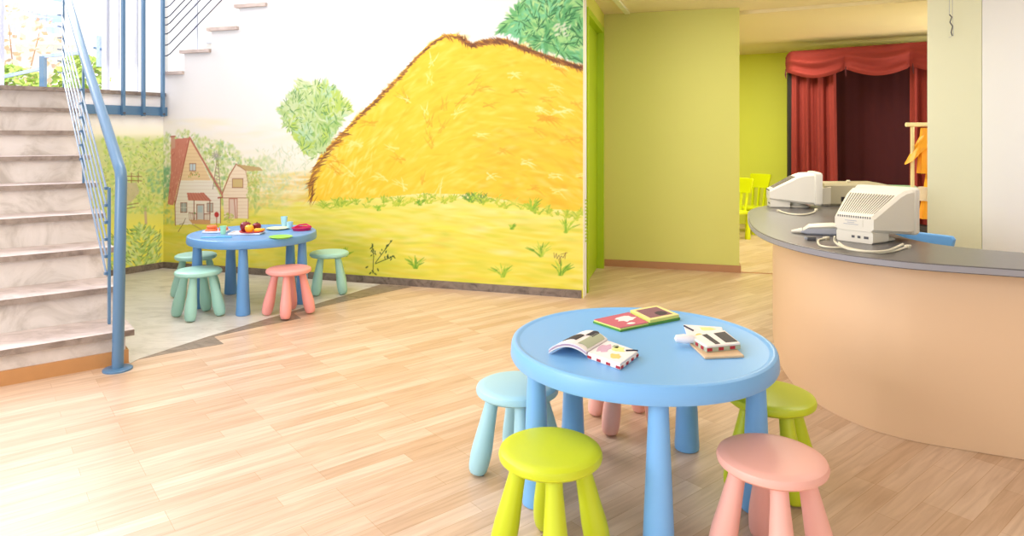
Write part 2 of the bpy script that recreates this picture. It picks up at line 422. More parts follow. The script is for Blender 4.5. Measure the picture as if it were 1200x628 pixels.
cv.poly([S_(190, 232), S_(222, 232), S_(222, 270), S_(190, 270)], (206, 220, 226)); cv.line([S_(190, 232), S_(222, 232), S_(222, 270), S_(190, 270), S_(190, 232)], .8, INK); cv.line([S_(206, 232), S_(206, 270)], .6, INK)
for k in range(26): cv.dab(*S_(rnd(184, 242), rnd(274, 302)), 2.2, rnd(0, 180), 1.8, pick([(170, 186, 90), (214, 170, 80), (196, 130, 80), (140, 160, 80)]), .9)
cv.poly([S_(143, 438), S_(175, 438), S_(175, 488), S_(143, 488)], (170, 176, 170)); cv.line([S_(143, 438), S_(175, 438), S_(175, 488), S_(143, 488), S_(143, 438)], .9, INK); cv.line([S_(159, 438), S_(159, 488)], .6, (240, 236, 226)); cv.line([S_(143, 463), S_(175, 463)], .6, (240, 236, 226))
cv.poly([S_(228, 448), S_(265, 448), S_(265, 528), S_(228, 528)], (212, 210, 206)); cv.line([S_(228, 528), S_(228, 448), S_(265, 448), S_(265, 528)], 1, INK)
cv.poly([S_(234, 455), S_(258, 455), S_(258, 488), S_(234, 488)], (186, 202, 206))
cv.poly([S_(282, 440), S_(312, 440), S_(312, 486), S_(282, 486)], (190, 190, 182)); cv.line([S_(282, 440), S_(312, 440), S_(312, 486), S_(282, 486), S_(282, 440)], .8, INK)
cv.poly([S_(175, 384), S_(265, 386), S_(308, 430), S_(182, 424)], RED)
for k in range(7): cv.line([S_(182 + k * 13, 386), S_(192 + k * 17, 424)], .6, RED2, .8)
for xx in (213, 296): cv.line([S_(xx, 426), S_(xx, 535)], 1.3, INK)
cv.poly([S_(185, 526), S_(300, 528), S_(298, 552), S_(205, 550)], (222, 172, 122))
cv.line([S_(185, 490), S_(226, 496)], .9, INK); cv.line([S_(268, 496), S_(300, 494)], .9, INK)
for k in range(5): cv.line([S_(186 + 9 * k, 490), S_(190 + 9 * k, 530)], .6, INK, .8)
for k in range(4): cv.line([S_(268 + 9 * k, 495), S_(268 + 9 * k, 530)], .6, INK, .8)
cv.dab(*S_(216, 492), 3.5, 0, 3, (120, 160, 100), .9); cv.line([S_(205, 552), S_(262, 585)], 1.6, (186, 160, 110), .6)
cv.line([S_(130, 590), S_(160, 540), S_(168, 520)], .8, (140, 120, 90)); cv.line([S_(160, 545), S_(136, 552)], .7, (140, 120, 90))
# windmill
cv.line([S_(333, 215), S_(312, 365)], .9, (140, 116, 104)); cv.line([S_(338, 215), S_(354, 380)], .9, (140, 116, 104))
for k in range(7): cv.line([S_(333 - 2.6 * k, 235 + k * 19), S_(338 + 2.2 * k, 243 + k * 19)], .7, (150, 126, 110))
for k in range(12):
    t = k * math.pi / 6; cv.line([S_(330 + 5 * math.cos(t), 190 + 5 * math.sin(t)), S_(330 + 24 * math.cos(t), 190 + 24 * math.sin(t))], 1.2, (168, 156, 160), .8)
# barn
cv.poly([S_(435, 236), S_(490, 262), S_(498, 412), S_(498, 520), S_(372, 520), S_(365, 390), S_(400, 300)], (246, 226, 200))
cv.poly([S_(435, 234), S_(560, 252), S_(575, 268), S_(490, 272), S_(440, 244)], (196, 164, 110), .9)
cv.line([S_(435, 234), S_(400, 292), S_(362, 388)], 1.5, (176, 110, 84)); cv.line([S_(435, 234), S_(484, 268), S_(498, 330)], 1, (176, 130, 96))
for k in range(14): yy = 270 + 18 * k; cv.line([S_(max(370, 420 - (yy - 250) * .45), yy), S_(494, yy)], .5, (222, 190, 156), .8)
cv.line([S_(366, 412), S_(500, 412)], 1, (186, 140, 110))
cv.poly([S_(415, 312), S_(470, 312), S_(470, 358), S_(415, 358)], (214, 188, 130)); cv.line([S_(415, 312), S_(470, 312), S_(470, 358), S_(415, 358), S_(415, 312)], .8, INK)
cv.poly([S_(398, 416), S_(440, 416), S_(440, 520), S_(398, 520)], (232, 206, 190)); cv.line([S_(398, 520), S_(398, 416), S_(440, 416), S_(440, 520)], 1.1, (190, 116, 96)); cv.line([S_(424, 416), S_(432, 520)], 1.2, (190, 116, 96)); cv.line([S_(498, 412), S_(498, 522)], 1, (190, 130, 100))
for i in range(70): cv.dab(*S_(rnd(488, 560), rnd(262, 420)), rnd(2, 6), rnd(0, 180), rnd(1.5, 3), pick([(170, 190, 96), (196, 206, 120), (206, 190, 110)]), .7, .6)
for i in range(60):
    t = rnd(0, 2 * math.pi); r_ = rng.rand() ** .5; cv.dab(*S_(395 + 28 * r_ * math.cos(t), 518 + 26 * r_ * math.sin(t)), 3, rnd(0, 180), 2.5, pick([(196, 206, 96), (170, 190, 80), (214, 214, 120)]), .8, .6)
cv.line([S_(332, 505), S_(332, 575)], 1.2, (190, 110, 90)); cv.dab(*S_(332, 500), 8, 0, 8, (196, 62, 62), 1, .25)
# haystack
hay = [(362, 236), (361, 216), (366, 200), (375, 183), (388, 168), (404, 152), (418, 136), (436, 120), (452, 104), (468, 88), (486, 68), (503, 51), (520, 40), (536, 40), (552, 51), (572, 46), (592, 45), (612, 53), (640, 64), (668, 73), (700, 82), (700, 250), (640, 244), (600, 236), (560, 228), (500, 226), (440, 232), (400, 234)]
cv.poly(hay, (250, 208, 60))
hc = [(252, 212, 64), (255, 222, 96), (246, 198, 44), (250, 204, 50), (255, 230, 120), (242, 188, 40), (252, 208, 56)]
for i in range(3000):
    x = rnd(358, 695); y = rnd(38, 244)
    if not inside(x, y, hay): continue
    an = np.interp(x, [360, 450, 560, 690], [62, 42, 10, -32]) + rnd(-22, 22)
    c_ = pick(hc); c_ = (c_[0] - (6 if x > 560 else 0), c_[1] - (10 if (x > 560 and y > 150) else 0), c_[2])
    cv.dab(x, y, rnd(10, 34), an, rnd(2.5, 9), c_, rnd(.2, .55), .85)
for i in range(150):                               # lighter straw heads at lower left and centre
    x = rnd(376, 440); y = rnd(160, 228)
    if inside(x, y, hay): cv.dab(x, y, rnd(8, 22), rnd(20, 80), rnd(2, 5), pick([(255, 236, 140), (255, 228, 110), (250, 214, 80)]), .5, .7)
for i in range(60):                                # fans of drawn stalks
    x = rnd(380, 690); y = rnd(75, 225)
    if not inside(x, y, hay): continue
    b_ = np.interp(x, [360, 450, 560, 690], [150, 165, 15, -20]); k_ = pick([(226, 168, 44), (230, 176, 50), (255, 234, 140), (255, 238, 160)])
    for j in range(rng.randint(4, 8)):
        an = math.radians(b_ + rnd(-28, 28)); L_ = rnd(8, 20); cv.line([(x + rnd(-4, 4), y + rnd(-4, 4)), (x + L_ * .6 * math.cos(an), y - L_ * .5 * math.sin(an)), (x + L_ * math.cos(an), y - L_ * math.sin(an) + 2)], 1.7, k_, .6, True)
edge = [(365, 233), (362, 216), (367, 199), (376, 183), (389, 168), (404, 153), (419, 137), (437, 120), (453, 104), (469, 88), (487, 68), (504, 52), (520, 42), (536, 42), (552, 52), (572, 48), (592, 47), (612, 55), (640, 66), (668, 75), (690, 81)]
for i in range(len(edge) - 1):
    (xa, ya), (xb, yb) = edge[i], edge[i + 1]; n_ = int(math.hypot(xb - xa, yb - ya) / 1.1)
    thick = 15 if i < 5 else (8 if i < 9 else (6 if i < 12 else 11))
    for j in range(n_):
        t = j / n_; x = xa + (xb - xa) * t; y = ya + (yb - ya) * t; dirn = math.degrees(math.atan2(-(yb - ya), xb - xa))
        cv.dab(x + rnd(0, thick * .3), y + rnd(0, thick * .25), rnd(thick * .8, thick * 1.6), dirn - rnd(15, 60) + (180 if rng.rand() < .3 else 0), rnd(1.2, 2.6), pick([(128, 82, 48), (108, 66, 42), (160, 108, 60), (190, 130, 50)]), .85, .5)
# left bush
def bush(P, cols, dark, n, lmin, lmax, w, cx, cy, nd):
    cv.poly([(cx + (x - cx) * .93, cy + (y - cy) * .93) for x, y in P], cols[0])
    xs = [p[0] for p in P]; ys = [p[1] for p in P]
    K_ = []
    while len(K_) < 22:
        q = (rnd(min(xs), max(xs)), rnd(min(ys), max(ys)))
        if inside(q[0], q[1], P): K_.append(q + (pick(cols),))
    for i in range(n + nd):
        x = rnd(min(xs), max(xs)); y = rnd(min(ys), max(ys))
        if not inside(x, y, P): continue
        if inside(x, y, HAYCLIP): continue
        kq = min(K_, key=lambda q: (q[0] - x) ** 2 + (q[1] - y) ** 2)
        out = math.degrees(math.atan2(-(y - kq[1] - 5), x - kq[0])); an = out + rnd(-25, 25)
        ed_ = math.degrees(math.atan2(-(y - cy), x - cx))
        if i < n: cv.dab(x, y, rnd(lmin, lmax), an if rng.rand() < .6 else ed_ + rnd(-30, 30), rnd(w * .5, w), kq[2] if rng.rand() < .5 else pick(cols), rnd(.6, .95), .5)
        else: cv.dab(x, y, rnd(lmin * .5, lmax * .8), an, 1.6, pick(dark), .8, .5)
HAYCLIP = [(x + 2, y + 2) for x, y in hay]
lb = [(325, 128), (336, 114), (345, 104), (348, 92), (362, 97), (378, 94), (392, 100), (400, 110), (410, 124), (412, 132), (400, 142), (392, 160), (380, 176), (366, 187), (356, 180), (344, 160), (333, 146)]
bush(lb, [(176, 206, 130), (198, 220, 156), (206, 222, 170), (150, 194, 104), (188, 214, 100), (184, 218, 178), (216, 228, 180)], [(110, 160, 90), (90, 140, 80)], 1500, 7, 15, 4.5, 372, 140, 260)
rb = [(583, 38), (592, 24), (600, 12), (612, 2), (616, -20), (700, -20), (700, 80), (676, 72), (655, 64), (630, 56), (612, 48), (597, 40)]
bush(rb, [(112, 186, 116), (140, 204, 128), (90, 166, 104), (164, 216, 140), (120, 200, 150), (186, 222, 150)], [(44, 104, 64), (60, 124, 76)], 1900, 8, 18, 5, 640, 40, 420)
for i in range(25): cv.dab(rnd(650, 668), rnd(28, 42), rnd(4, 9), rnd(10, 70), 3, (214, 222, 196), .7, .6)
# re-draw the dark straw rim over the foot of the right bush
for i in range(13, len(edge) - 1):
    (xa, ya), (xb, yb) = edge[i], edge[i + 1]
    for j in range(24):
        t = j / 24; cv.dab(xa + (xb - xa) * t, ya + (yb - ya) * t + rnd(-1, 3), rnd(6, 14), -25 + rnd(-22, 22), rnd(1.4, 2.6), pick([(128, 82, 48), (104, 62, 44), (170, 112, 50)]), .85, .5)
# grass at the foot of the stack and tufts in the field
def tuft(x, y, r_, n, cols, w=1.6, spread=65):
    for j in range(n):
        an = math.radians(90 + rnd(-spread, spread)); L_ = r_ * rnd(.6, 1.1)
        cv.line([(x + rnd(-2, 2), y), (x + L_ * .55 * math.cos(an), y - L_ * .6 * math.sin(an)), (x + L_ * 1.1 * math.cos(an), y - L_ * .9 * math.sin(an))], w, pick(cols), .85, True)
gc = [(140, 186, 50), (110, 164, 50), (170, 204, 60), (190, 214, 80)]
for i in range(90):
    x = rnd(376, 692); tuft(x, np.interp(x, [376, 440, 500, 560, 620, 692], [240, 238, 234, 234, 244, 256]) + rnd(-3, 5), rnd(5, 12), 5, [(186, 206, 60), (150, 186, 60), (206, 214, 80)], 1.5, 70)
for x, y, r_ in [(551, 236, 14), (624, 246, 17), (663, 272, 18), (634, 300, 19), (589, 324, 17), (657, 322, 18), (487, 314, 16), (405, 300, 11), (492, 240, 9), (444, 246, 8), (600, 268, 7)]:
    tuft(x, y, r_, 13, gc, 1.9)
for i in range(30): cv.dab(rnd(540, 570), rnd(226, 236), rnd(3, 8), rnd(30, 150), 2, (110, 150, 70), .6)
DG = (72, 96, 44)
for pts in ([(437, 320), (438, 300), (436, 288)], [(440, 308), (448, 297), (459, 282)], [(440, 309), (452, 304), (462, 300)]):
    cv.line(pts, .9, DG)
    for k in range(11):
        t = k / 10; q = pts[1] if t < .01 else (pts[1][0] + (pts[2][0] - pts[1][0]) * t, pts[1][1] + (pts[2][1] - pts[1][1]) * t)
        cv.dab(q[0] + rnd(-3, 3), q[1] + rnd(-3, 3), rnd(3, 5), rnd(30, 150), 1.8, DG, .9)
for x, y in [(430, 313), (437, 318), (443, 316), (434, 320), (440, 321)]: cv.dab(x, y, 5, rnd(0, 180), 2.4, (88, 104, 50), .9)
# painter's small signature
INK2 = (110, 86, 50)
cv.line([(649, 296), (650, 302), (652, 297), (653, 303), (655, 299), (657, 303), (656, 309), (655, 304), (658, 300), (660, 302), (663, 296), (662, 303)], .6, INK2, .8); cv.line([(657, 298), (665, 296)], .5, INK2, .8)

def painted_wall(name, p0, d, w, cvs, topf, normal, th=.12, botz=0.0, k_lum=.955):
    nx, ny = cvs.nx, cvs.ny
    ux = np.minimum(np.arange(nx) * STEP, w); vz = np.arange(ny) * STEP
    UX, VZ = np.meshgrid(ux, vz)
    tops = np.array([topf(u) for u in ux]); VZc = np.minimum(VZ, tops[None, :])
    co = np.stack([p0.x + d.x * UX + normal.x * .001, p0.y + d.y * UX + normal.y * .001, VZc], -1).reshape(-1, 3)
    idx = np.arange(nx * ny).reshape(ny, nx)
    keep = (VZ[:-1, :-1] < np.minimum(tops[:-1], tops[1:])[None, :] - 1e-6)
    q = np.stack([idx[:-1, :-1], idx[:-1, 1:], idx[1:, 1:], idx[1:, :-1]], -1)[keep]
    # solid core behind the painted skin
    us = [0.0]; 
    for i in range(1, nx):
        if abs(tops[i] - tops[i - 1]) > 1e-4: us += [ux[i - 1], ux[i]]
    us.append(w)
    prof = [(0, botz), (w, botz)] + [(u, topf(u)) for u in reversed(us)]
    n0 = nx * ny; k = len(prof); b = []
    for off in (0, -th):
        for u, z in prof: b.append((p0.x + d.x * u + normal.x * off, p0.y + d.y * u + normal.y * off, z))
    V = np.concatenate([co, np.array(b)])
    me = bpy.data.meshes.new(name)
    faces = [tuple(f) for f in q] + [tuple(n0 + i for i in range(k)), tuple(n0 + k + i for i in range(k))[::-1]]
    faces += [(n0 + (i + 1) % k, n0 + i, n0 + k + i, n0 + k + (i + 1) % k) for i in range(k)]
    me.from_pydata(V.tolist(), [], faces)
    c = cvs.a.reshape(-1, 3) / 255. * k_lum; c = np.clip(c, 0, 1); c = np.where(c <= .04045, c / 12.92, ((c + .055) / 1.055) ** 2.4)
    ca = me.color_attributes.new('paint', 'FLOAT_COLOR', 'POINT')
    allc = np.ones((len(V), 4), np.float32); allc[:n0, :3] = c; allc[n0:, :3] = .85
    ca.data.foreach_set('color', allc.ravel())
    me.materials.append(M['mural']); me.materials.append(M['white'])
    mi = np.zeros(len(faces), np.int32); mi[len(q):] = 1
    me.polygons.foreach_set('material_index', mi)
    o = bpy.data.objects.new(name, me); COL.objects.link(o); return struct(o)
def mural_mat():
    m = bpy.data.materials.new('painted_plaster'); m.use_nodes = True; nt = m.node_tree; b = nt.nodes['Principled BSDF']
    at_ = nt.nodes.new('ShaderNodeVertexColor'); at_.layer_name = 'paint'
    tc = nt.nodes.new('ShaderNodeTexCoord'); n = nt.nodes.new('ShaderNodeTexNoise'); n.inputs['Scale'].default_value = 60
    nt.links.new(tc.outputs['Object'], n.inputs['Vector'])
    bp = nt.nodes.new('ShaderNodeBump'); bp.inputs['Strength'].default_value = .08; bp.inputs['Distance'].default_value = .003
    nt.links.new(n.outputs['Fac'], bp.inputs['Height']); nt.links.new(bp.outputs['Normal'], b.inputs['Normal'])
    nt.links.new(at_.outputs['Color'], b.inputs['Base Color']); b.inputs['Roughness'].default_value = .55
    b.inputs['Specular IOR Level'].default_value = .3
    return m
M['mural'] = mural_mat()
# step profile of the second flight above the mural
noses = [mural_u(px) - uC for px in (193, 216, 248, 280)]
g2 = (noses[3] - noses[1]) / 2
tz = [mw(205, 83.6)[1], mw(231, 58)[1], mw(263, 31)[1], mw(296, 4.5)[1]]
r2 = (tz[3] - tz[0]) / 3
def step_top(u):
    if u < noses[1]: return tz[0] - .03
    k = int((u - noses[1]) / g2) + 1
    return min(tz[0] + r2 * k - .03, MURH - .01) if k < 5 else MURH - .01
painted_wall('wall_back', C, D1, MURW, cv, step_top, -D2)

# side wall under the landing, its own painted bush
SW = L9 - C; SWL = SW.length; SWd = SW / SWL; SWn = Vector((SWd.y, -SWd.x))
if SWn.dot(-C) < 0: SWn = -SWn
def sw(px, py):
    k = (px - 600) / F; s = (k * C.y - C.x) / (SWd.x - k * SWd.y); p = C + SWd * s
    return s, H - (py - HY) * p.y / F
LAND = RISE * 9
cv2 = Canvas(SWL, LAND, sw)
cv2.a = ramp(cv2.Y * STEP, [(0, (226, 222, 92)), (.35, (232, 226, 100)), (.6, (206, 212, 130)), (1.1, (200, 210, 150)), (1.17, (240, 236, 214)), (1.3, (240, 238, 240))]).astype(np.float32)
cvm = cv; cv = cv2
for i in range(900):
    x = rnd(120, 194); y = rnd(159 + rnd(0, 5), 250)
    cv.dab(x, y, rnd(3, 10), rnd(0, 180), rnd(3, 6), pick(tg[:5]), rnd(.3, .8), .7)
for i in range(200): cv.dab(rnd(120, 194), rnd(164, 240), rnd(2, 6), rnd(20, 160), 1.1, pick([(110, 156, 80), (96, 140, 80), (150, 150, 90)]), .6)
for i in range(40): cv.dab(rnd(172, 192), rnd(198, 226), rnd(5, 9), rnd(0, 180), rnd(4, 6), (128, 180, 130), .5, .7)
cv.poly([(140, 214), (160, 214), (164, 226), (150, 240), (138, 240)], (190, 176, 150), .7)
for yy in (206, 211): cv.line([(138, yy), (166, yy + 1)], 1, (140, 110, 70))
for xx in (146, 154, 162): cv.line([(xx, 203), (xx, 214)], 1, (140, 110, 70))
for yy in (240, 244): cv.line([(138, yy + 2), (162, yy - 2)], .9, (130, 110, 70))
cv.line([(170, 242), (171, 262)], 3.2, (196, 176, 140)); 
for i in range(60): cv.dab(rnd(160, 178), rnd(225, 250), rnd(4, 8), rnd(20, 160), 2.4, pick([(190, 208, 110), (160, 190, 100)]), .7)
for i in range(420):
    x = rnd(128, 188); y = rnd(262, 314)
    if y < 262 + abs(x - 165) * .5: continue
    cv.dab(x, y, rnd(5, 12), rnd(10, 80) if x < 165 else rnd(90, 160), rnd(2.5, 4.5), pick([(170, 200, 110), (196, 216, 140), (150, 186, 96), (206, 220, 150)]), .85, .5)
for i in range(90):
    x = rnd(128, 188); y = rnd(266, 314)
    cv.dab(x, y, rnd(5, 10), rnd(20, 80) if x < 165 else rnd(100, 160), 1.2, (96, 128, 70), .75)
painted_wall('wall_side', C, SWd, SWL, cv2, lambda u: LAND - .03, SWn, k_lum=1.06)  # paint brightened to make up for the little light on this wall
cv = cvm

# skirtings
def skirt(name, pts, h, th, m, n):
    b = MB()
    for i in range(len(pts) - 1):
        p, q = Vector(pts[i]), Vector(pts[i + 1]); nn = Vector(n[i])
        b.prism([tuple(p + nn * .001), tuple(q + nn * .001), tuple(q + nn * (th + .001)), tuple(p + nn * (th + .001))], .0, h)
    return struct(b.build(name, m))
skirt('baseboard_back', [C, C + D1 * (MURW - .012)], .056, .011, M['skirt'], [-D2])
skirt('baseboard_side', [C, L9], .056, .011, M['skirt'], [SWn])

# ------------------------------------------------------------------ passage: green wall, doorway, far room
G0 = at(708, 311.2).xy; G1 = at(866.5, 319.3).xy; GD = (G1 - G0).normalized(); GN = Vector((GD.y, -GD.x))
if GN.dot(-G0) < 0: GN = -GN
CE = 2.23
b = MB().prism([tuple(G0 - GD * .25), tuple(G1), tuple(G1 - GN * .14), tuple(G0 - GD * .25 - GN * .14)], 0, CE)
struct(b.build('wall_passage', M['green_wall']))
skirt('baseboard_passage', [G0, G1 + GD * .012], .058, .014, M['oak2'], [GN])
b = MB().prism([tuple(G1), tuple(G1 + GD * .012), tuple(G1 + GD * .012 - GN * .14), tuple(G1 - GN * .14)], 0, .058)
struct(b.build('baseboard_return', M['oak2']))
# wall with the green door, running away from the end of the mural
DV = (G0 - E).normalized(); DL = (G0 - E).length; DN = Vector((DV.y, -DV.x))    # DN points into the passage (right)
def dpt(s, off=0): p = E + DV * s + DN * off; return (p.x, p.y)
j0, j1, dh = .20, DL - .12, 2.06
b = MB()
b.prism([dpt(.001), dpt(j0), dpt(j0, -.12), dpt(.13, -.12)], 0, CE)
b.prism([dpt(j1), dpt(DL), dpt(DL, -.12), dpt(j1, -.12)], 0, CE)
b.prism([dpt(j0), dpt(j1), dpt(j1, -.12), dpt(j0, -.12)], dh, CE)
struct(b.build('wall_doorway', M['jamb']))
# white edge strip at the end of the painted wall
struct(MB().prism([tuple(E - DV * .002), dpt(-.002, .004), dpt(.03, .004), dpt(.03, .001)], 0, CE).build('trim_3', M['pillar']))
b = MB(); fr = .05
b.prism([dpt(j0 - .04, .012), dpt(j0 + .02, .012), dpt(j0 + .02, -.09), dpt(j0, -.09), dpt(j0, .001), dpt(j0 - .04, .001)], 0, dh + .03)
b.prism([dpt(j1 - .02, .012), dpt(j1 + .04, .012), dpt(j1 + .04, .001), dpt(j1, .001), dpt(j1, -.09), dpt(j1 - .02, -.09)], 0, dh + .03)
b.prism([dpt(j0 + .02, .012), dpt(j1 - .02, .012), dpt(j1 - .02, -.09), dpt(j0 + .02, -.09)], dh - .02, dh + .03)
door = struct(b.build('door_1', M['door_green']))
b = MB().prism([dpt(j0 + .022, -.045), dpt(j1 - .022, -.045), dpt(j1 - .022, -.085), dpt(j0 + .022, -.085)], .005, dh - .022)
struct(b.build('door_leaf', M['door_green'], door))
b = MB()
for k in range(13): b.box(xy3(dpt(.115, .003), .39 + k * .0245), (.085, .006, .011), math.atan2(DV.y, DV.x))
struct(b.build('trim_4', M['door_green']))
# far room
W0 = Vector((2.98, 8.86)); WD = Vector((math.cos(R(26)), -math.sin(R(26)))); WN = Vector((WD.y, -WD.x))
if WN.dot(-W0) < 0: WN = -WN
def wp(s, off=0): p = W0 + WD * s + WN * off; return (p.x, p.y)
struct(MB().prism([wp(-3.2), wp(3.6), wp(3.6, -.12), wp(-3.2, -.12)], 0, CE).build('wall_far', M['far_wall']))
# return wall on the right of the playroom and wall on the left (out of view)
e_ = Vector(wp(3.6)); struct(MB().prism([tuple(e_), (e_.x + .1, e_.y), (5.3, 5.2), (5.2, 5.2)], 0, CE).build('wall_playroom', M['far_wall']))
e_ = Vector(wp(-3.2)); q_ = G0 - GD * .25 - GN * .14
struct(MB().prism([tuple(e_), (e_.x - .1, e_.y), (q_.x - .1, q_.y + .0), tuple(q_)], 0, CE).build('wall_playroom_left', M['far_wall']))
# threshold strip between the rooms
T1 = G1 + GD * .015; b = MB().prism([tuple(T1), tuple(T1 + GD * 2.4), tuple(T1 + GD * 2.4 - GN * .03), tuple(T1 - GN * .03)], 0, .004)
struct(b.build('trim_5', M['oak2']))
# right pillar and side wall
PL = Vector((2.852, 4.6)); PR = Vector((3.17, 4.52))
struct(MB().prism([tuple(PL), tuple(PR), (PR.x + .5, 5.2), (3.26, 5.2)], 0, CE).build('wall_pillar', M['pillar']))
struct(MB().prism([(PR.x + .002, PR.y - .001), (3.75, 1.2), (3.75, -3.5), (5.3, -3.5), (5.3, 5.2), (PR.x + .502, 5.2)], 0, 2.9).build('wall_right', M['white']))
# ceilings: low over passage and playroom, high over the hall
lowp = [tuple(E - D2 * 5.5), tuple(E + DN * .0), tuple(G0 - GD * .3), wp(-3.3, -.1), wp(3.7, -.1), (5.5, 5.0), (4.6, -.6)]
struct(MB().prism(lowp, CE, CE + .1).build('ceiling', M['ceil']))
X0 = E - D2 * 5.5
struct(MB().prism([tuple(X0), tuple(E), tuple(E - D1 * .05), tuple(X0 - D1 * .05)], CE, 3.2).build('wall_soffit', M['ceil']))
struct(MB().prism([(-5.6, -1.0), tuple(X0), tuple(E), tuple(C + D1 * .9), (-3.6, 4.3), (-5.6, 3.0)], 3.2, 3.3).build('ceiling_hall', M['white']))
q0 = Vector((1.954, 5.81)); q1 = q0 + Vector((.9, -.436)) * 3.0; qn = Vector((.436, .9))
struct(MB().prism([tuple(q0), tuple(q1), tuple(q1 + qn * .05), tuple(q0 + qn * .05)], CE - .03, CE).build('trim_6', M['ceil']))
q0 = Vector((.985, 5.84)); q1 = q0 - Vector((.316, .949)) * 3.5
struct(MB().prism([tuple(q0), tuple(q1), (q1.x + .04, q1.y - .013), (q0.x + .04, q0.y - .013)], CE - .02, CE).build('trim_7', M['pillar']))

# left wall of the hall with a big window opening (outside the frame)
FLW = 1.75
SLft = S1 - ST * FLW
b = MB(); xw = SLft.x - .1
b.prism([(xw - .12, SLft.y), (xw, SLft.y), (xw, 1.5), (xw - .12, 1.5)], 0, 3.2)
b.prism([(xw - .12, 1.5), (xw, 1.5), (xw, -1.0), (xw - .12, -1.0)], 0, .6)
b.prism([(xw - .12, 1.5), (xw, 1.5), (xw, -1.0), (xw - .12, -1.0)], 2.5, 3.2)
struct(b.build('wall_left', M['white']))

struct(MB().prism([(2.6, -1.6), (3.75, -1.6), (3.75, -1.5), (2.6, -1.5)], 0, 2.9).build('light_block_wall', M['pillar']))  # unseen panel added behind the camera to block light on the right

# ------------------------------------------------------------------ landing, glazing and outdoors
LV = [L9, C, C + D2 * 1.0, Vector((-4.2, 7.45)), Vector((-6.0, 5.9)), L9 - ST * FLW]
b = MB().prism([tuple(p) for p in [L9 + SN * .06, C - SWn * .0, LV[2], LV[3], LV[4], LV[5] + SN * .06]], LAND - .14, LAND - .03)
o = b.build('landing_slab', M['riser']); tag(o, 'pale stone landing slab at the head of the lower stair flight', 'landing')
b = MB().prism([tuple(p) for p in [L9 - SN * .02 + SWn * .03, C + SWn * .03, LV[2], LV[3], LV[4], LV[5] - SN * .02]], LAND - .03, LAND)
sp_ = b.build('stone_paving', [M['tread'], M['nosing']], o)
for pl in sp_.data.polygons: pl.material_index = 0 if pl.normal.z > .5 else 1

def flight(name, label):
    st = empty(name, xy3(S1, 0)); tag(st, label, 'stairs')
    o3 = Vector((S1.x, S1.y, 0))
    for k in range(1, 10):
        f = S1 + SN * GO * (k - 1)                  # nosing line right end
        rf = f + SN * .03 - ST * .035
        dep = GO + .02 if k < 9 else .06
        q = [rf, rf - ST * FLW, rf - ST * FLW + SN * dep, rf + SN * dep]
        body = MB().prism([tuple(p - S1) for p in q], 0, RISE * k - .03)
        stp = body.build('step', M['riser'], st)
        dep = GO + .03 if k < 9 else .03
        q = [f, f - ST * (FLW + .03), f - ST * (FLW + .03) + SN * dep, f + SN * dep]
        if k == 9: continue
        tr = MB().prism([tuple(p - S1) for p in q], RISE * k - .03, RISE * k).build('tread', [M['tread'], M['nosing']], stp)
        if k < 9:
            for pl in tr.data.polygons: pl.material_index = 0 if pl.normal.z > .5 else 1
    # oak strip round the bottom step
    f = S1 + SN * .03 - ST * .035
    b = MB().prism([tuple(p - S1) for p in (f - SN * .013 + ST * .012, f - ST * FLW - SN * .013, f - ST * FLW, f)], .0, .068)
    b.prism([tuple(p - S1) for p in (f - SN * .013 + ST * .012, f, f + SN * .11, f + SN * .11 + ST * .012)], .0, .068)
    b.build('base_strip', M['oak'], st)
    return st
flight('staircase', 'wide worn stone stair flight climbing at the left, oak strip at its foot')

# second flight, rising to the right behind the mural
st2 = empty('staircase', xy3(C, LAND)); tag(st2, 'upper white stair flight whose stepped side shows above the painted wall', 'stairs')
b_ = C
for k in range(9):
    u0 = (noses[0] - .02) if k == 0 else noses[1] + g2 * (k - 1) - .03; u1 = noses[1] + g2 * k
    z = tz[0] + r2 * k - LAND
    p = lambda u, w: tuple((D1 * u + D2 * w))
    stp = MB().prism([p(u0 + .03 + (0 if k else .0), .13), p(u1, .13), p(u1, 1.0), p(u0 + .03, 1.0)], max(0, z - r2 - .02), z - .03).build('step', M['white'], st2)
    MB().prism([p(max(u0, -.02), -.03), p(u1, -.03), p(u1, 1.0), p(max(u0, -.02), 1.0)], z - .03, z).build('tread', M['tread'], stp, bevel=.003)

# glazing with mullions
def glazing(name, p, q, fr_px, z0, z1):
    p, q = Vector(p), Vector(q); d = (q - p).normalized(); L_ = (q - p).length
    b = MB(); b.beam(xy3(p, z0 + .03), xy3(q, z0 + .03), .05, .06); b.beam(xy3(p, z1 - .03), xy3(q, z1 - .03), .05, .06)
    for s_, w_ in fr_px: c = p + d * s_; b.beam(xy3(c, z0), xy3(c, z1), w_, w_)
    w = struct(b.build(name, M['frame']))
    n = Vector((d.y, -d.x)) * .003
    MB().prism([tuple(p + n), tuple(q + n), tuple(q - n), tuple(p - n)], z0 + .06, z1 - .06).build('window_pane', M['glass'], w)
    return w
def s_on(p, q, px):
    p, q = Vector(p), Vector(q); d = (q - p).normalized(); k = (px - 600) / F
    return (k * p.y - p.x) / (d.x - k * d.y)
ga, gb_, gc_ = (-6.0, 5.9), (-4.2, 7.45), (-1.4, 7.75)
glazing('window_1', ga, gb_, [(s_on(ga, gb_, 1), .04), (s_on(ga, gb_, 124), .055), (s_on(ga, gb_, 139.5), .012)], LAND, 4.3)
glazing('window_2', gb_, gc_, [(.02, .03), (s_on(gb_, gc_, 230), .03), (2.3, .05)], LAND, 4.3)
struct(MB().prism([(-6.2, 5.7), (-4.2, 7.7), (-1.4, 7.9), (-1.4, 6.2), tuple(C + D1 * .9 + D2 * .1), tuple(C + D1 * .9), (-3.6, 4.3), (-5.0, 3.9)], 4.3, 4.4).build('ceiling_stairwell', M['white']))

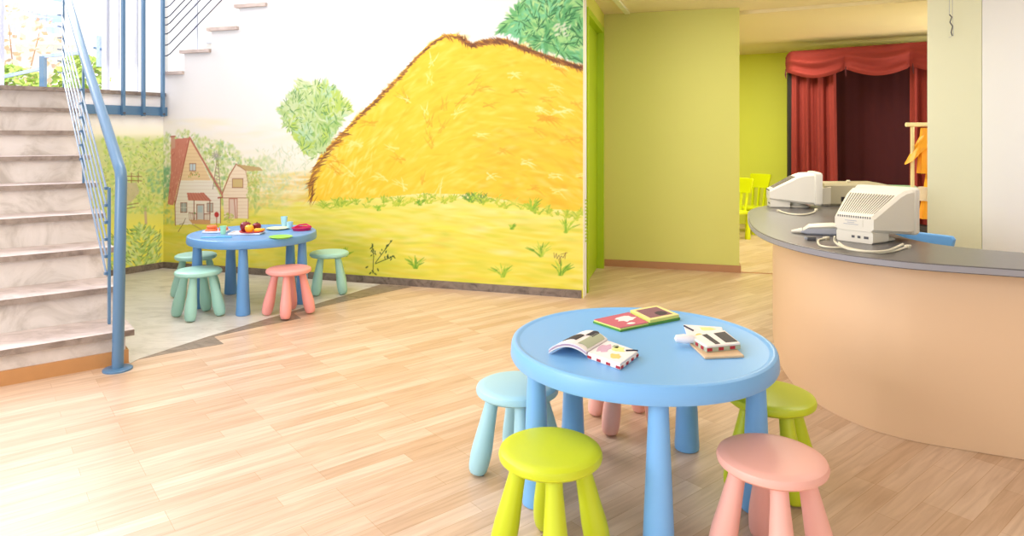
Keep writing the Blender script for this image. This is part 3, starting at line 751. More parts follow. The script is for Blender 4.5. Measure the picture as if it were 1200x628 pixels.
# outdoors: terrace, house with balcony, pink house, rail, shrubs
struct(MB().prism([(-30, 5.4), (-6.15, 5.75), (-4.2, 7.55), (-1.2, 7.9), (-1.2, 30), (-30, 30)], 1.0, 1.45).build('ground', M['terrace']))
hs = empty('white_house', (-12, 16, 1.45)); tag(hs, 'white house with a railed balcony beyond the landing window, washed out by daylight', 'house')
b = MB().prism([(-3.2, 0), (3.1, 0), (3.1, 4), (-3.2, 4)], 0, 7); b.build('wall', M['out_white'], hs)
b = MB().prism([(.2, -1.0), (1.6, -1.0), (1.6, 0), (.2, 0)], 1.9, 2.05)
bal = b.build('balcony', M['out_white'], hs)
b = MB()
for k in range(14): b.beam((.24 + k * .1, -.96, 2.05), (.24 + k * .1, -.96, 2.75), .02, .02)
b.beam((.2, -.96, 2.77), (1.6, -.96, 2.77), .04, .04); b.build('balcony_rail', M['grey'], bal)
MB().box((.1, -1.0, 2.6), (.16, .16, 1.6)).build('corner_column', M['out_blue'], hs)
MB().box((.9, -.02, 2.9), (.7, .05, 1.6)).build('window', M['out_blue'], hs)
h2 = empty('pink_house', (-5.9, 15, 1.45)); tag(h2, 'pale pink house behind the railing bars, washed out by daylight', 'house')
MB().prism([(-1.8, 0), (1.9, 0), (1.9, 3), (-1.8, 3)], 0, 6).build('wall', M['out_white'], h2)
for x_, z_ in ((-.6, .7), (-.6, 2.3), (.5, .7), (.5, 2.3)):
    w_ = MB().box((x_, -.03, z_), (.5, .06, .9)).build('window', M['out_pink'], h2); MB().box((x_, -.08, z_ - .48), (.62, .12, .05)).build('window_sill', M['frame'], w_)
fn = empty('garden_fence', (-7.6, 10.3, 1.45)); tag(fn, 'pale blue garden railing with a corner post outside the landing window', 'fence')
k_ = Vector((-7.6, 10.3, 1.45))
def onf(px, py): return onz(px, 10.3, py) - k_
MB().beam(onf(50.5, 95) - Vector((0, 0, .5)), onf(50.5, 66), .07, .07).build('post', M['rail'], fn)
MB().beam(onf(50.5, 66), onf(92, 62), .05, .05).build('top_rail', M['out_blue'], fn)
MB().beam(onf(-10, 93), onf(50, 80), .045, .045).build('lower_rail', M['out_blue'], fn)
MB().beam(onf(116, 42), onf(116, 78), .05, .05).build('post', M['out_blue'], fn)
MB().tube([onf(110, 56), onf(120, 58)], .02, 6).build('bracket', M['rail'], fn)
def shrub(name, c, rx, rz, n, m, label, lw=.12, grp=None):
    o = empty(name, c); tag(o, label, 'shrub', grp); b = MB(); r = random.Random(int(c[0] * 100))
    for i in range(n):
        t = r.uniform(0, 6.28); z = r.uniform(0, 1); q = (1 - (2 * z - 1) ** 2) ** .5 * r.uniform(.5, 1)
        p = Vector((rx * q * math.cos(t), rx * q * math.sin(t), .12 + rz * z)); d = Vector((r.uniform(-1, 1), r.uniform(-1, 1), r.uniform(-.4, 1))).normalized()
        s_ = d.orthogonal().normalized() * lw * .35; b.add([p - d * lw * .5, p + s_, p + d * lw * .6, p - s_], [(0, 1, 2, 3)])
    b.build('foliage', m, o)
    b = MB()
    for k in range(5): t = k * 1.256; b.tube([(0, 0, 0), (rx * .3 * math.cos(t), rx * .3 * math.sin(t), rz * .5), (rx * .55 * math.cos(t), rx * .55 * math.sin(t), rz * .9)], [.012, .008, .004], 6)
    b.build('stem', M['oak2'], o)
shrub('shrub', (-8.35, 11.2, 1.45), .55, .75, 500, M['leaf'], 'yellow-green shrub left of the blue garden post')
shrub('shrub', (-7.2, 11.2, 1.45), .42, .95, 500, M['leaf'], 'yellow-green shrub right of the blue garden post')
shrub('shrub', (-9.0, 12.2, 1.45), .8, 2.0, 260, M['leaf2'], 'tall loose rust and green bush against the white house', .14)

# ------------------------------------------------------------------ stair railings
N0 = Vector((P0.x, P0.y, 0)); n3 = Vector((SN.x, SN.y, RISE / GO))
rl = empty('stair_railing', N0); tag(rl, 'blue tubular handrail with slanting steel rods along the stone stairs', 'railing')
Z3 = Vector((0, 0, 1))
top = Z3 * .955
lean = Vector((.018, 0, 0))
pts = [Vector((0, 0, .005)), Z3 * .5 + lean * .5, Z3 * .925 + lean, top + lean + n3 * .02, top + lean + n3 * .06, top + n3 * 1.2, top + n3 * 2.62]
MB().tube(pts, .026, 20).build('handrail', M['rail'], rl, smooth=True)
MB().lathe([(.066, 0), (.066, .007), (.06, .011), (.03, .012)], 32).build('flange', M['rail'], rl, smooth=True)
def fpost(u, z0, z1, w=.03):
    c = SN * u; return MB().beam((c.x, c.y, z0), (c.x, c.y, z1), .012, w, up=(SN.x, SN.y, 0)).build('flat_post', M['rail'], rl)
hz = lambda u, h: h + (u - .26) * RISE / GO
fpost(.26, RISE + .001, .875, .034)
for u, k in ((1.27, 5), (2.42, 9)):
    p_ = fpost(u, RISE * k + .001 - (0 if k < 9 else 0), .955 + u * RISE / GO - .02)
off = ST * -.012
for i in range(6):
    h0 = .43 + i * .088; a_ = SN * .262 + off; b2 = SN * 2.40 + off
    P_ = [Vector((a_.x, a_.y, h0)), Vector((b2.x, b2.y, hz(2.40, h0))), Vector((b2.x, b2.y, hz(2.40, h0))) + Vector((-ST.x, -ST.y, 0)) * .012, Vector((b2.x, b2.y, hz(2.40, h0) + .002)) + Vector((-ST.x, -ST.y, 0)) * .03]
    MB().tube(P_, .0052, 8).build('rod', M['rod'], rl, smooth=True)
for u in (.262, 1.27):
    for i in range(6):
        c = SN * u + off; MB().box((c.x, c.y, hz(u, .43 + i * .088)), (.018, .018, .015), FI).build('rod_clamp', M['rail'], rl)

# landing railing: blue beam bolted to the slab face, upright bars, and fine rods climbing the second flight
lr = empty('landing_railing', xy3(C, LAND)); tag(lr, 'blue upright bars on a bolted steel beam at the landing edge', 'railing')
bo = SWn * .034
zb = -.13
q0 = C + bo + SWd * -.01 - C; q1 = C + bo + SWd * (SWL - .06) - C
MB().beam((q0.x, q0.y, zb - .03), (q1.x, q1.y, zb - .03), .022, .075).build('beam', M['rail'], lr)
for px in (144.4, 168, 190.8):
    k = (px - 600) / F; Cb = C + bo * 1.9; s = (k * Cb.y - Cb.x) / (SWd.x - k * SWd.y); p = Cb + SWd * s - C
    br_ = MB().beam((p.x, p.y, zb - .075), (p.x, p.y, 1.15), .034, .02, up=(SWd.x, SWd.y, 0)).build('bar', M['rail'], lr)
    e = MB().tube([(p.x + SWn.x * .01, p.y + SWn.y * .01, zb - .055), (p.x + SWn.x * .022, p.y + SWn.y * .022, zb - .055)], .011, 8).build('bolt', M['thin'], br_)
q0 = Cb + SWd * -.0 - C; q1 = Cb + SWd * SWL * .8 - C
MB().tube([(q0.x, q0.y, 1.15), (q1.x, q1.y, 1.15)], .022, 12).build('top_rail', M['rail'], lr, smooth=True)
ur = empty('upper_stair_railing', xy3(C, LAND)); tag(ur, 'six thin dark rods slanting up the upper stair flight', 'railing')
slope = r2 / g2
for y0 in (10, 22, 30.6, 41, 54, 66.4):
    uu0, vv0 = mw(194, y0); vv0 -= LAND
    o_ = -D2 * .04
    P_ = [Vector((D1 * uu0 + o_)[:] + (vv0,)), Vector((D1 * (uu0 + .055) + o_)[:] + (vv0 + .002,)), Vector((D1 * (uu0 + .085) + o_)[:] + (vv0 + .015,)), Vector((D1 * (uu0 + 1.9) + o_)[:] + (vv0 + .015 + 1.815 * .80,))]
    MB().tube(P_, .0055, 8).build('rod', M['thin'], ur, smooth=True)
p_ = D1 * 1.93 - D2 * .04; MB().beam((p_.x, p_.y, tz[0] + r2 * 5 - LAND), (p_.x, p_.y, 2.7), .03, .012).build('post', M['rail'], ur)
p_ = D1 * .75 - D2 * .045; 

# ------------------------------------------------------------------ kids' stools and tables
def stool_meshes(m):
    r = empty('kids_stool')
    prof = [(.0, .262), (.06, .262), (.105, .262), (.128, .266), (.138, .274), (.140, .283), (.136, .293), (.125, .299), (.110, .3005), (.0, .3005)]
    MB().lathe(prof, 48).build('seat', m, r, smooth=True)
    for k in range(4):
        t = k * math.pi / 2
        a_ = Vector((.080 * math.cos(t), .080 * math.sin(t), .268)); f = Vector((.137 * math.cos(t), .137 * math.sin(t), 0.0))
        d = (a_ - f); L_ = d.length; pr = []
        for s_, rr in ((.0, .018), (.012, .025), (.04, .0295), (.10, .0335), (.22, .0355), (.34, .0345), (.55, .029), (.8, .0235), (1.0, .021)): pr.append((rr, s_ * L_))
        base = f + Vector((-math.cos(t), -math.sin(t), 0)) * .0 + Vector((0, 0, .0045))
        MB().lathe(pr, 20, base, d).build('leg', m, r, smooth=True)
    return r
stool0 = stool_meshes(M['lime'])
used = {}
def stool(x, y, rot, mk, label, group):
    o = stool0 if not used.get('s') else dup(stool0); used['s'] = 1
    o.location = (x, y, used.get('z', 0)); o.rotation_euler = (0, 0, R(rot)); tag(o, label, 'stool', group)
    if o is not stool0:
        if mk in used:
            for ch, me in zip(o.children, used[mk]): ch.data = me
        else:
            paint_over(o, M[mk]); used[mk] = [c.data for c in o.children]
    else: used[mk] = [c.data for c in o.children]
GA = 'stools round the near table'; GB = 'stools round the far table'
stool(.1035, 1.805, 3, 'lime', 'lime green stool in front of the near blue table, seat fully visible', GA)
stool(.684, 1.765, -9, 'pink', 'pale pink stool at the bottom right in front of the near table', GA)
stool(.018, 2.27, 8, 'aqua', 'pale aqua stool at the left side of the near blue table', GA)
stool(.845, 2.19, 12, 'lime', 'lime green stool right of the near table, in front of the curved desk', GA)
stool(.45, 2.66, 55, 'pink', 'pale pink stool behind the near table, only its legs showing underneath', GA)
used['z'] = .003
stool(-1.985, 4.24, 5, 'mint', 'mint green stool nearest the stairs, in front of the far blue table', GB)
stool(-2.265, 4.80, 25, 'mint', 'mint green stool half hidden at the left behind the far table', GB)
stool(-1.43, 4.29, 10, 'coral', 'coral pink stool in front of the far blue table', GB)
stool(-1.336, 4.90, 60, 'mint', 'mint green stool at the right end of the far table by the painted wall', GB)

def table_meshes(m):
    r = empty('kids_table')
    prof = [(0, .43), (.395, .428), (.408, .425), (.416, .428), (.420, .436), (.4175, .468), (.414, .477), (.407, .481), (.399, .4805), (.393, .477), (.388, .476), (0, .476)]
    MB().lathe(prof, 96).build('tabletop', m, r, smooth=True)
    for k in range(5):
        t = k * math.pi * 2 / 5; c = (.352 * math.cos(t), .352 * math.sin(t), 0)
        MB().lathe([(.040, 0), (.0435, .003), (.044, .02), (.042, .05), (.035, .22), (.028, .38), (.0265, .431)], 28, c).build('leg', m, r, smooth=True)
    return r
tb = table_meshes(M['blue']); tb.location = (.4156, 2.167, 0); tb.rotation_euler = (0, 0, R(51))
tag(tb, 'large round blue plastic table in the foreground with three open picture books on it', 'table', 'round kids tables')
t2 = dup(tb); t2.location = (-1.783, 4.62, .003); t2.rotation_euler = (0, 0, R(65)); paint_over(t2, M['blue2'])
tag(t2, 'round blue plastic table by the painted wall set with toy fruit and plates', 'table', 'round kids tables')

# ------------------------------------------------------------------ open books on the near table
TT = .4765
def tp(px, py, z=TT): return at(px, py, z)
def slab(q, z0, z1, inset=0):                    # q: 4 plan points
    c = sum((Vector(p[:2]) for p in q), Vector((0, 0))) / 4
    return MB().prism([tuple(c + (Vector(p[:2]) - c) * (1 - inset)) for p in q], z0, z1)
def quadpt(q, u, v): # bilinear
    q = [Vector(p[:2]) for p in q]; return (q[0] * (1 - u) + q[1] * u) * (1 - v) + (q[3] * (1 - u) + q[2] * u) * v
PM = {k: mat('page_' + k, c, .6, .04, 30) for k, c in dict(red=(196, 98, 116), white=(240, 236, 232), yellow=(240, 226, 150), cream=(242, 224, 176), mauve=(136, 92, 104), dark=(62, 48, 58), green=(84, 150, 64), lace=(236, 232, 234), crimson=(170, 34, 50), sage=(176, 186, 160), lilac=(206, 170, 196), lemon=(226, 228, 150), amber=(246, 204, 120), charcoal=(56, 52, 60), lime=(222, 226, 120), navy=(40, 40, 60), sand=(214, 186, 150)).items()}
def patch(root, name, q, pts, z, m, th=.0012):
    MB().prism([tuple(quadpt(q, u, v)) for u, v in pts], z, z + th).build(name, m, root)
def blob(n=12, cx=.5, cy=.5, rx=.3, ry=.3, seed=1, j=.2):
    r = random.Random(seed); return [(cx + rx * (1 + r.uniform(-j, j)) * math.cos(2 * math.pi * k / n), cy + ry * (1 + r.uniform(-j, j)) * math.sin(2 * math.pi * k / n)) for k in range(n)]
# book at the back: stiff board book, red page and yellow-bordered page
bk = empty('picture_book'); tag(bk, 'open board book with red and yellow-framed pages, at the back of the near table', 'book', 'open books on the near table')
qa = [tp(695, 378.5), tp(727, 389), tp(761, 382), tp(737, 369.5)]
slab(qa, TT, TT + .006).build('cover', PM['green'], bk); 
slab(qa, TT + .006, TT + .011, .03).build('page_block', PM['lime'], bk)
slab(qa, TT + .011, TT + .013, .03).build('left_page', PM['red'], bk)
patch(bk, 'page_picture', qa, blob(14, .45, .62, .2, .26, 3, .35), TT + .013, PM['white'], .0006)
patch(bk, 'page_picture', qa, blob(10, .82, .5, .06, .12, 5, .3), TT + .013, PM['white'], .0006)
qb = [tp(737.5, 369.5), tp(761.5, 382), tp(797, 375), tp(770, 363.5)]
slab(qb, TT, TT + .009).build('cover', PM['green'], bk)
slab(qb, TT + .009, TT + .018, .04).build('page_block', PM['lime'], bk)
slab(qb, TT + .018, TT + .02, .04).build('right_page', PM['yellow'], bk)
patch(bk, 'page_picture', qb, [(.14, .12), (.86, .12), (.86, .86), (.14, .86)], TT + .02, PM['mauve'], .0006)
patch(bk, 'page_picture', qb, blob(10, .66, .62, .17, .2, 8, .25), TT + .0206, PM['dark'], .0006)
# cloth book at left: left leaf tented, right leaf flat and thick
bk = empty('cloth_book'); tag(bk, 'open padded cloth book with its left leaves arched up, left on the near table', 'book', 'open books on the near table')
qr = [tp(688, 420), tp(727, 434), tp(748, 418), tp(712, 405)]
slab(qr, TT, TT + .012).build('page_block', PM['white'], bk, bevel=.003)
b = MB(); d_ = (qr[1] - qr[0])
for side in ((0, 1), (1, 2)):
    for k in range(7):
        if k % 2 == 0:
            p = qr[side[0]].lerp(qr[side[1]], (k + .15) / 7); q = qr[side[0]].lerp(qr[side[1]], (k + .95) / 7); b.beam((p.x, p.y, TT + .0065), (q.x, q.y, TT + .0065), .0035, .007)
b.build('page_binding', PM['crimson'], bk)
slab(qr, TT + .012, TT + .018, .02).build('right_page', PM['lace'], bk, bevel=.002)
for s_, cx, cy, rx, ry, m_ in ((1, .22, .5, .15, .28, 'lilac'), (2, .55, .7, .16, .18, 'lemon'), (3, .7, .3, .14, .14, 'amber'), (4, .4, .8, .1, .1, 'sage')):
    patch(bk, 'page_picture', qr, blob(12, cx, cy, rx, ry, s_, .3), TT + .018, PM[m_], .0008)
b = MB().tube([quadpt(qr, .75, .75).to_3d() + Vector((0, 0, TT + .02)), quadpt(qr, .9, .9).to_3d() + Vector((0, 0, TT + .02)), quadpt(qr, 1.0, .98).to_3d() + Vector((0, 0, TT + .019))], .0025, 6); b.build('drawn_tail', PM['navy'], bk)
ql = [tp(643, 415), tp(687, 420), tp(712, 405), tp(674, 399)]
def arch(zoff):
    def fn(u, v):
        p = quadpt(ql, u, v); z = TT + .004 + zoff + .026 * math.sin(math.pi * min(1, u * .95)) ** .8 if u > 0 else TT + .004 + zoff
        return Vector((p.x, p.y, z)), Vector((0, 0, 1))
    return fn
MB().sheet(arch(0), 18, 4, .004).build('cloth_cover', PM['white'], bk, smooth=True)
MB().sheet(arch(.0045), 18, 4, .003).build('pink_leaf', PM['lilac'], bk, smooth=True)
MB().sheet(arch(.009), 18, 4, .004).build('left_page', PM['lace'], bk, smooth=True)
def apatch(u0, u1, v0, v1, m, z):
    f = arch(z); return MB().sheet(lambda u, v: f(u0 + (u1 - u0) * u, v0 + (v1 - v0) * v + .06 * math.sin(3 * u)), 8, 3, .0015).build('page_picture', m, bk)
apatch(.22, .58, .22, .58, PM['charcoal'], .0122); apatch(.60, .78, .62, .95, PM['navy'], .0122); apatch(.72, .97, .1, .9, PM['sage'], .0122)
# cloth book at right: closed-over leaf with black stripes on pale base leaf
bk = empty('cloth_book'); tag(bk, 'open padded cloth book with black stripes and red check edges, right on the near table', 'book', 'open books on the near table')
q0_ = [tp(808, 404, TT), tp(826, 421), tp(872, 419), tp(852, 401)]
slab(q0_, TT, TT + .007).build('base_leaf', PM['sand'], bk, bevel=.002)
qk = [tp(800, 396), tp(812, 408), tp(852, 402), tp(845, 384)]
qk = [tp(801, 382), tp(808, 404), tp(850, 400), tp(846, 385)]
slab(qk, TT, TT + .006).build('back_leaf', PM['lace'], bk, bevel=.002)
patch(bk, 'page_picture', qk, blob(12, .22, .6, .12, .2, 4, .3), TT + .006, PM['lemon'], .0008); patch(bk, 'page_picture', qk, blob(12, .7, .35, .16, .2, 9, .3), TT + .006, PM['amber'], .0008)
b = MB().tube([quadpt(qk, .12, .0).to_3d() + Vector((0, 0, TT + .008)), quadpt(qk, .38, .2).to_3d() + Vector((0, 0, TT + .008))], .003, 6); b.build('drawn_line', PM['navy'], bk)
qm = [tp(809, 404), tp(828, 416), tp(868, 412), tp(849, 396)]
slab(qm, TT + .007, TT + .02).build('page_block', PM['sage'], bk, bevel=.002)
b = MB()
for side in ((0, 1), (1, 2)):
    for k in range(6):
        if k % 2 == 0: p = qm[side[0]].lerp(qm[side[1]], (k + .1) / 6); q = qm[side[0]].lerp(qm[side[1]], (k + .95) / 6); b.beam((p.x, p.y, TT + .015), (q.x, q.y, TT + .015), .004, .009)
b.build('page_binding', PM['crimson'], bk)
slab(qm, TT + .02, TT + .027, .01).build('front_page', PM['white'], bk, bevel=.003)
patch(bk, 'page_picture', qm, [(.08, .30), (.92, .30), (.92, .44), (.08, .44)], TT + .027, PM['charcoal'], .001)
patch(bk, 'page_picture', qm, [(.12, .62), (.88, .62), (.90, .96), (.14, .94)], TT + .027, PM['charcoal'], .001)
p = quadpt(qm, .3, .0); b = MB().lathe([(0, -.03), (.011, -.024), (.015, 0), (.012, .03), (0, .045)], 14, (p.x - .03, p.y + .02, TT + .022), (1, -.15, 0)); b.build('stuffed_tab', PM['lace'], bk, smooth=True)

# ------------------------------------------------------------------ toy food on the far table
T2 = .4795
def t2p(px, py): return at(px, py - 2.0, T2)
def dish(name, p, r, h, m, label, cat='plate', lip=.25, grp='toy dishes on the far table'):
    b = MB().lathe([(0, 0), (r * .7, 0), (r * .78, .002), (r, h), (r * .97, h + .001), (r * .75, .005), (0, .004)], 32)
    o = b.build(name, m, smooth=True); o.location = p; tag(o, label, cat, grp); return o
PLm = {k: mat('toy_' + k, c, .35, .03, 12) for k, c in dict(orange=(240, 120, 70), white=(236, 238, 246), red=(226, 36, 56), apple=(130, 26, 40), yellow=(246, 190, 40), lime=(150, 226, 70), magenta=(206, 30, 96), cyan=(110, 196, 232), mint=(170, 232, 196), ice=(170, 220, 244), cream=(236, 240, 196), stem=(90, 64, 40)).items()}
def tray(name, c, w, d, rz, m, label):
    o = empty(name, c, rz); tag(o, label, 'tray', 'toy dishes on the far table')
    MB().box((0, 0, .003), (w, d, .006)).build('tray_base', m, o, bevel=.002)
    b = MB()
    for x, y, a_, b_ in ((0, d / 2, w, .008), (0, -d / 2, w, .008), (w / 2, 0, .008, d), (-w / 2, 0, .008, d)): b.box((x, y, .008), (a_, b_, .012))
    b.build('tray_rim', m, o, bevel=.002); return o
ob = t2p(253.5, 274)
tray('serving_tray', ob + Vector((-.0, .0, 0)), .15, .11, .15, PLm['white'], 'small white toy tray holding orange toy slices, left on the far table')
for k, (dx, dy, dz) in enumerate(((-.032, .012, 0), (-.030, -.022, 0), (-.03, -.004, .021))):
    o = MB().lathe([(0, 0), (.028, 0), (.034, .005), (.034, .014), (.028, .02), (0, .02)], 20).build('toy_slice', PLm['orange'], smooth=True); o.location = ob + Vector((dx, dy, .0065 + dz))
    tag(o, ['orange toy slice at the back of the small white tray', 'orange toy slice at the front of the small white tray', 'topmost orange toy slice piled on the small white tray'][k], 'toy food', 'orange toy slices')
o = MB().lathe([(0, 0), (.026, 0), (.030, .005), (.030, .022), (.024, .028), (0, .028)], 20).build('toy_slice', PLm['orange'], smooth=True); o.location = ob + Vector((.045, .012, .0065)); tag(o, 'orange toy piece right of the mint green cup', 'toy food', 'orange toy slices')
def cup(p, m, label, r=.022, h=.055):
    o = MB().lathe([(0, 0), (r * .7, 0), (r, h), (r * .9, h), (r * .62, .004), (0, .004)], 24).build('toy_cup', m, smooth=True); o.location = p; tag(o, label, 'cup', 'toy cups on the far table')
cup(t2p(261.5, 276.3) , PLm['mint'], 'pale mint green toy cup beside the orange toy slices')
cup(t2p(333, 268.5), PLm['ice'], 'pale ice-blue toy cup, the taller one behind, right half of the far table', .024, .08)
cup(t2p(339.5, 270), PLm['ice'], 'pale ice-blue toy cup, the shorter one beside the magenta pan', .024, .05)
kn = empty('toy_cutlery', t2p(252, 280.3), .12); tag(kn, 'light cyan plastic toy knife lying at the front left edge of the far table', 'toy cutlery')
MB().box((-.04, 0, .003), (.09, .03, .006)).build('blade', PLm['cyan'], kn, bevel=.002); MB().box((.055, 0, .004), (.1, .016, .008)).build('handle', PLm['cyan'], kn, bevel=.002)
wt = t2p(289, 276); tray('serving_tray', wt, .2, .13, .1, PLm['white'], 'white rectangular toy tray under the red fruit plate')
rp_ = wt + Vector((.035, .005, .0065)); dish('toy_plate', rp_, .085, .014, PLm['red'], 'round red toy plate piled with toy fruit')
dish('toy_plate', t2p(329, 281), .075, .012, PLm['lime'], 'flat lime green toy plate at the front right of the far table')
dish('toy_plate', t2p(326, 270.5), .08, .01, PLm['cream'], 'pale cream toy plate behind the lime green plate')
def apple(p, r, m, name, label):
    o = empty(name, p); tag(o, label, 'toy fruit', 'toy fruit on the red plate')
    MB().lathe([(0, .05 * r), (.4 * r, 0), (.8 * r, .35 * r), (r, .95 * r), (.9 * r, 1.5 * r), (.55 * r, 1.8 * r), (.2 * r, 1.74 * r), (0, 1.62 * r)], 20).build('flesh', m, o, smooth=True)
    MB().tube([(0, 0, 1.6 * r), (.1 * r, 0, 2.05 * r)], .003, 6).build('stem', PLm['stem'], o)
apple(rp_ + Vector((-.048, .012, .005)), .037, PLm['apple'], 'toy_apple', 'dark red toy apple at the left of the red plate')
apple(rp_ + Vector((.012, .052, .006)), .030, PLm['apple'], 'toy_apple', 'dark red toy apple at the back of the red plate')
apple(rp_ + Vector((-.008, -.028, .005)), .029, PLm['yellow'], 'toy_orange', 'yellow-orange toy fruit at the front of the red plate')
o = empty('toy_banana', rp_ + Vector((.045, -.012, .019))); tag(o, 'yellow toy banana lying at the right of the red plate', 'toy fruit', 'toy fruit on the red plate')
MB().tube([(-.03, .012, .004), (-.015, -.004, 0), (.01, -.006, 0), (.032, .006, .003), (.04, .016, .008)], [.005, .014, .015, .01, .004], 10).build('peel', PLm['yellow'], o, smooth=True)
pn = empty('toy_pan', t2p(353.5, 271.5), .25); tag(pn, 'magenta toy pan with looped handle at the right end of the far table', 'toy pan')
MB().lathe([(0, 0), (.06, 0), (.07, .02), (.066, .021), (.056, .004), (0, .004)], 28).build('bowl', PLm['magenta'], pn, smooth=True)
MB().tube([(-.06, .01, .015), (-.02, .05, .03), (.03, .05, .034), (.062, .012, .02)], .006, 8).build('handle', PLm['magenta'], pn, smooth=True)

# ------------------------------------------------------------------ curved reception desk
CH = .69
outer = [(3.6, 1.30), (3.0, 1.62), (2.5, 1.86), (2.1, 2.06), (1.714, 2.243), (1.478, 2.353), (1.363, 2.432), (1.258, 2.553), (1.175, 2.77), (1.156, 3.065), (1.223, 3.43), (1.385, 3.93), (1.50, 4.18), (1.64, 4.36), (1.86, 4.54), (2.15, 4.68), (2.45, 4.72)]
inner = [(2.62, 4.6), (2.5, 4.35), (2.3, 4.05), (2.08, 3.72), (1.88, 3.4), (1.77, 3.1), (1.745, 2.9), (1.80, 2.73), (1.97, 2.58), (2.35, 2.38), (2.8, 2.2), (3.6, 1.85)]
def smooth_path(P, n=8):
    P = [Vector(p) for p in P]; out = []
    for i in range(len(P) - 1):
        p0, p1, p2, p3 = P[max(i - 1, 0)], P[i], P[i + 1], P[min(i + 2, len(P) - 1)]
        for k in range(n):
            t = k / n; out.append(.5 * ((2 * p1) + (p2 - p0) * t + (2 * p0 - 5 * p1 + 4 * p2 - p3) * t * t + (3 * p1 - p0 - 3 * p2 + p3) * t ** 3))
    out.append(P[-1]); return out
SO = smooth_path(outer, 6); SI = smooth_path(inner, 5)
def offset(P, d):
    out = []
    for i, p in enumerate(P):
        t = (P[min(i + 1, len(P) - 1)] - P[max(i - 1, 0)]).normalized(); out.append(p + Vector((t.y, -t.x)) * d)
    return out
dk = empty('reception_desk', (1.5, 3.2, 0)); tag(dk, 'curved reception desk with smooth beige front and dark grey worktop', 'desk')
K = Vector((1.5, 3.2))
top = [tuple(p - K) for p in SO + SI]
wt_ = MB().prism(top, CH - .028, CH).build('worktop', M['desk_top'], dk, bevel=.004)
ed = MB(); oo = offset(SO, -.0025); 
ring = SO + oo[::-1]; ed.prism([tuple(p - K) for p in ring], CH - .024, CH - .004); ed.build('edge_band', M['desk_edge'], wt_)
body = offset(SO, .135); inner_b = offset(SO, .155)
MB().prism([tuple(p - K) for p in body + inner_b[::-1]], 0.001, CH - .028).build('curved_front', M['desk_body'], dk, smooth=True)
b = MB()
for i_ in (14, 34, 60, 88):
    p = offset(SO, .16)[i_]; t = (SO[i_ + 1] - SO[i_]).normalized(); n_ = Vector((t.y, -t.x)); q = p + n_ * .2
    b.prism([tuple(v - K) for v in (p - t * .01, p + t * .01, q + t * .01, q - t * .01)], .001, CH - .028)
b.build('support_panel', M['desk_body'], dk)

# ------------------------------------------------------------------ CRT monitors, printer, device, cables
def ring(d, w, z0, z1, ch=.012):
    h = w / 2; return [Vector((d, -h + ch, z0)), Vector((d, h - ch, z0)), Vector((d, h, z0 + ch)), Vector((d, h, z1 - ch)), Vector((d, h - ch, z1)), Vector((d, -h + ch, z1)), Vector((d, -h, z1 - ch)), Vector((d, -h, z0 + ch))]
def monitor(loc, axis, label, mbody):
    o = empty('computer_monitor', loc, math.atan2(axis[1], axis[0])); tag(o, label, 'monitor', 'old tube monitors on the desk')
    housing = MB().loft([ring(0, .165, .05, .112), ring(.012, .172, .047, .118), ring(.16, .232, .034, .200), ring(.20, .245, .030, .214), ring(.258, .25, .028, .218)]).build('housing', mbody, o, smooth=True)
    MB().loft([ring(.256, .252, .026, .220, .01), ring(.262, .262, .022, .226, .01), ring(.292, .262, .022, .226, .01), ring(.302, .250, .03, .218, .01)]).build('bezel', mbody, o, smooth=True)
    MB().box((.302, 0, .124), (.006, .20, .15)).build('screen', M['darkgrey'], o, bevel=.002)
    MB().loft([ring(.004, .155, .0, .05, .006), ring(.12, .17, .0, .05, .006)]).build('connector_panel', mbody, o, smooth=True)
    MB().lathe([(.075, 0), (.08, .004), (.07, .012), (.05, .02), (.045, .045)], 28, (.17, 0, 0)).build('swivel_foot', mbody, o, smooth=True)
    b = MB()                                         # slots on the sloping top
    for k in range(17):
        y0 = -.072 + k * .009; y1 = y0 * 1.28
        b.beam((.022, y0, .1235), (.150, y1, .1965), .0032, .0016)
    b.build('top_vents', M['vent'], housing)
    b = MB()
    for k in range(15): b.box((-.0005, -.068 + k * .0097, .108), (.002, .0035, .009))
    b.build('rear_vents', M['darkgrey'], housing)
    lb_ = MB().box((-.0008, .012, .083), (.0016, .10, .028)).build('rear_label', M['ivory'], housing)
    b = MB()
    for r_, w_ in ((.091, .05), (.083, .03), (.076, .062)): b.box((-.0022, .012, r_), (.001, w_, .0022))
    b.build('label_print', M['grey'], lb_)
    b = MB()
    for y_, w_ in ((-.05, .018), (-.02, .012), (.005, .012)): b.box((.0055, y_, .024), (.006, w_, .010))
    b.build('sockets', M['darkgrey'], o)
    return o
ax = Vector((.82, .575))
monitor((1.444, 2.83, CH + .001), ax, 'ivory tube monitor seen from its vented back, nearest on the desk with tangled cables', M['ivory'])
monitor((1.655, 4.33, CH + .001), Vector((.97, -.24)), 'ivory tube monitor seen side-on at the far left end of the desk', M['ivory'])
# printer
pr = empty('printer', (2.29, 4.44, CH + .001), R(-9)); tag(pr, 'beige desktop printer with dark paper slot beside the far monitor', 'printer')
MB().loft([ring(-.25, .24, 0, .125, .01), ring(-.24, .25, 0, .145, .015), ring(.1, .25, 0, .15, .015), ring(.24, .25, 0, .12, .015), ring(.25, .24, 0, .11, .01)]).build('casing', M['beige_dk'], pr, smooth=True)
MB().loft([ring(-.262, .25, 0, .12, .01), ring(-.205, .262, 0, .135, .015)]).build('side_cover', M['beige'], pr, smooth=True)
MB().box((-.06, -.127, .045), (.16, .02, .03)).build('paper_slot', M['black'], pr)
MB().box((-.05, -.15, .022), (.14, .06, .008)).build('output_tray', M['ivory'], pr, bevel=.002)
MB().lathe([(.012, 0), (.014, .006), (.009, .014)], 14, (-.07, -.04, .15)).build('button', M['beige'], pr, smooth=True)
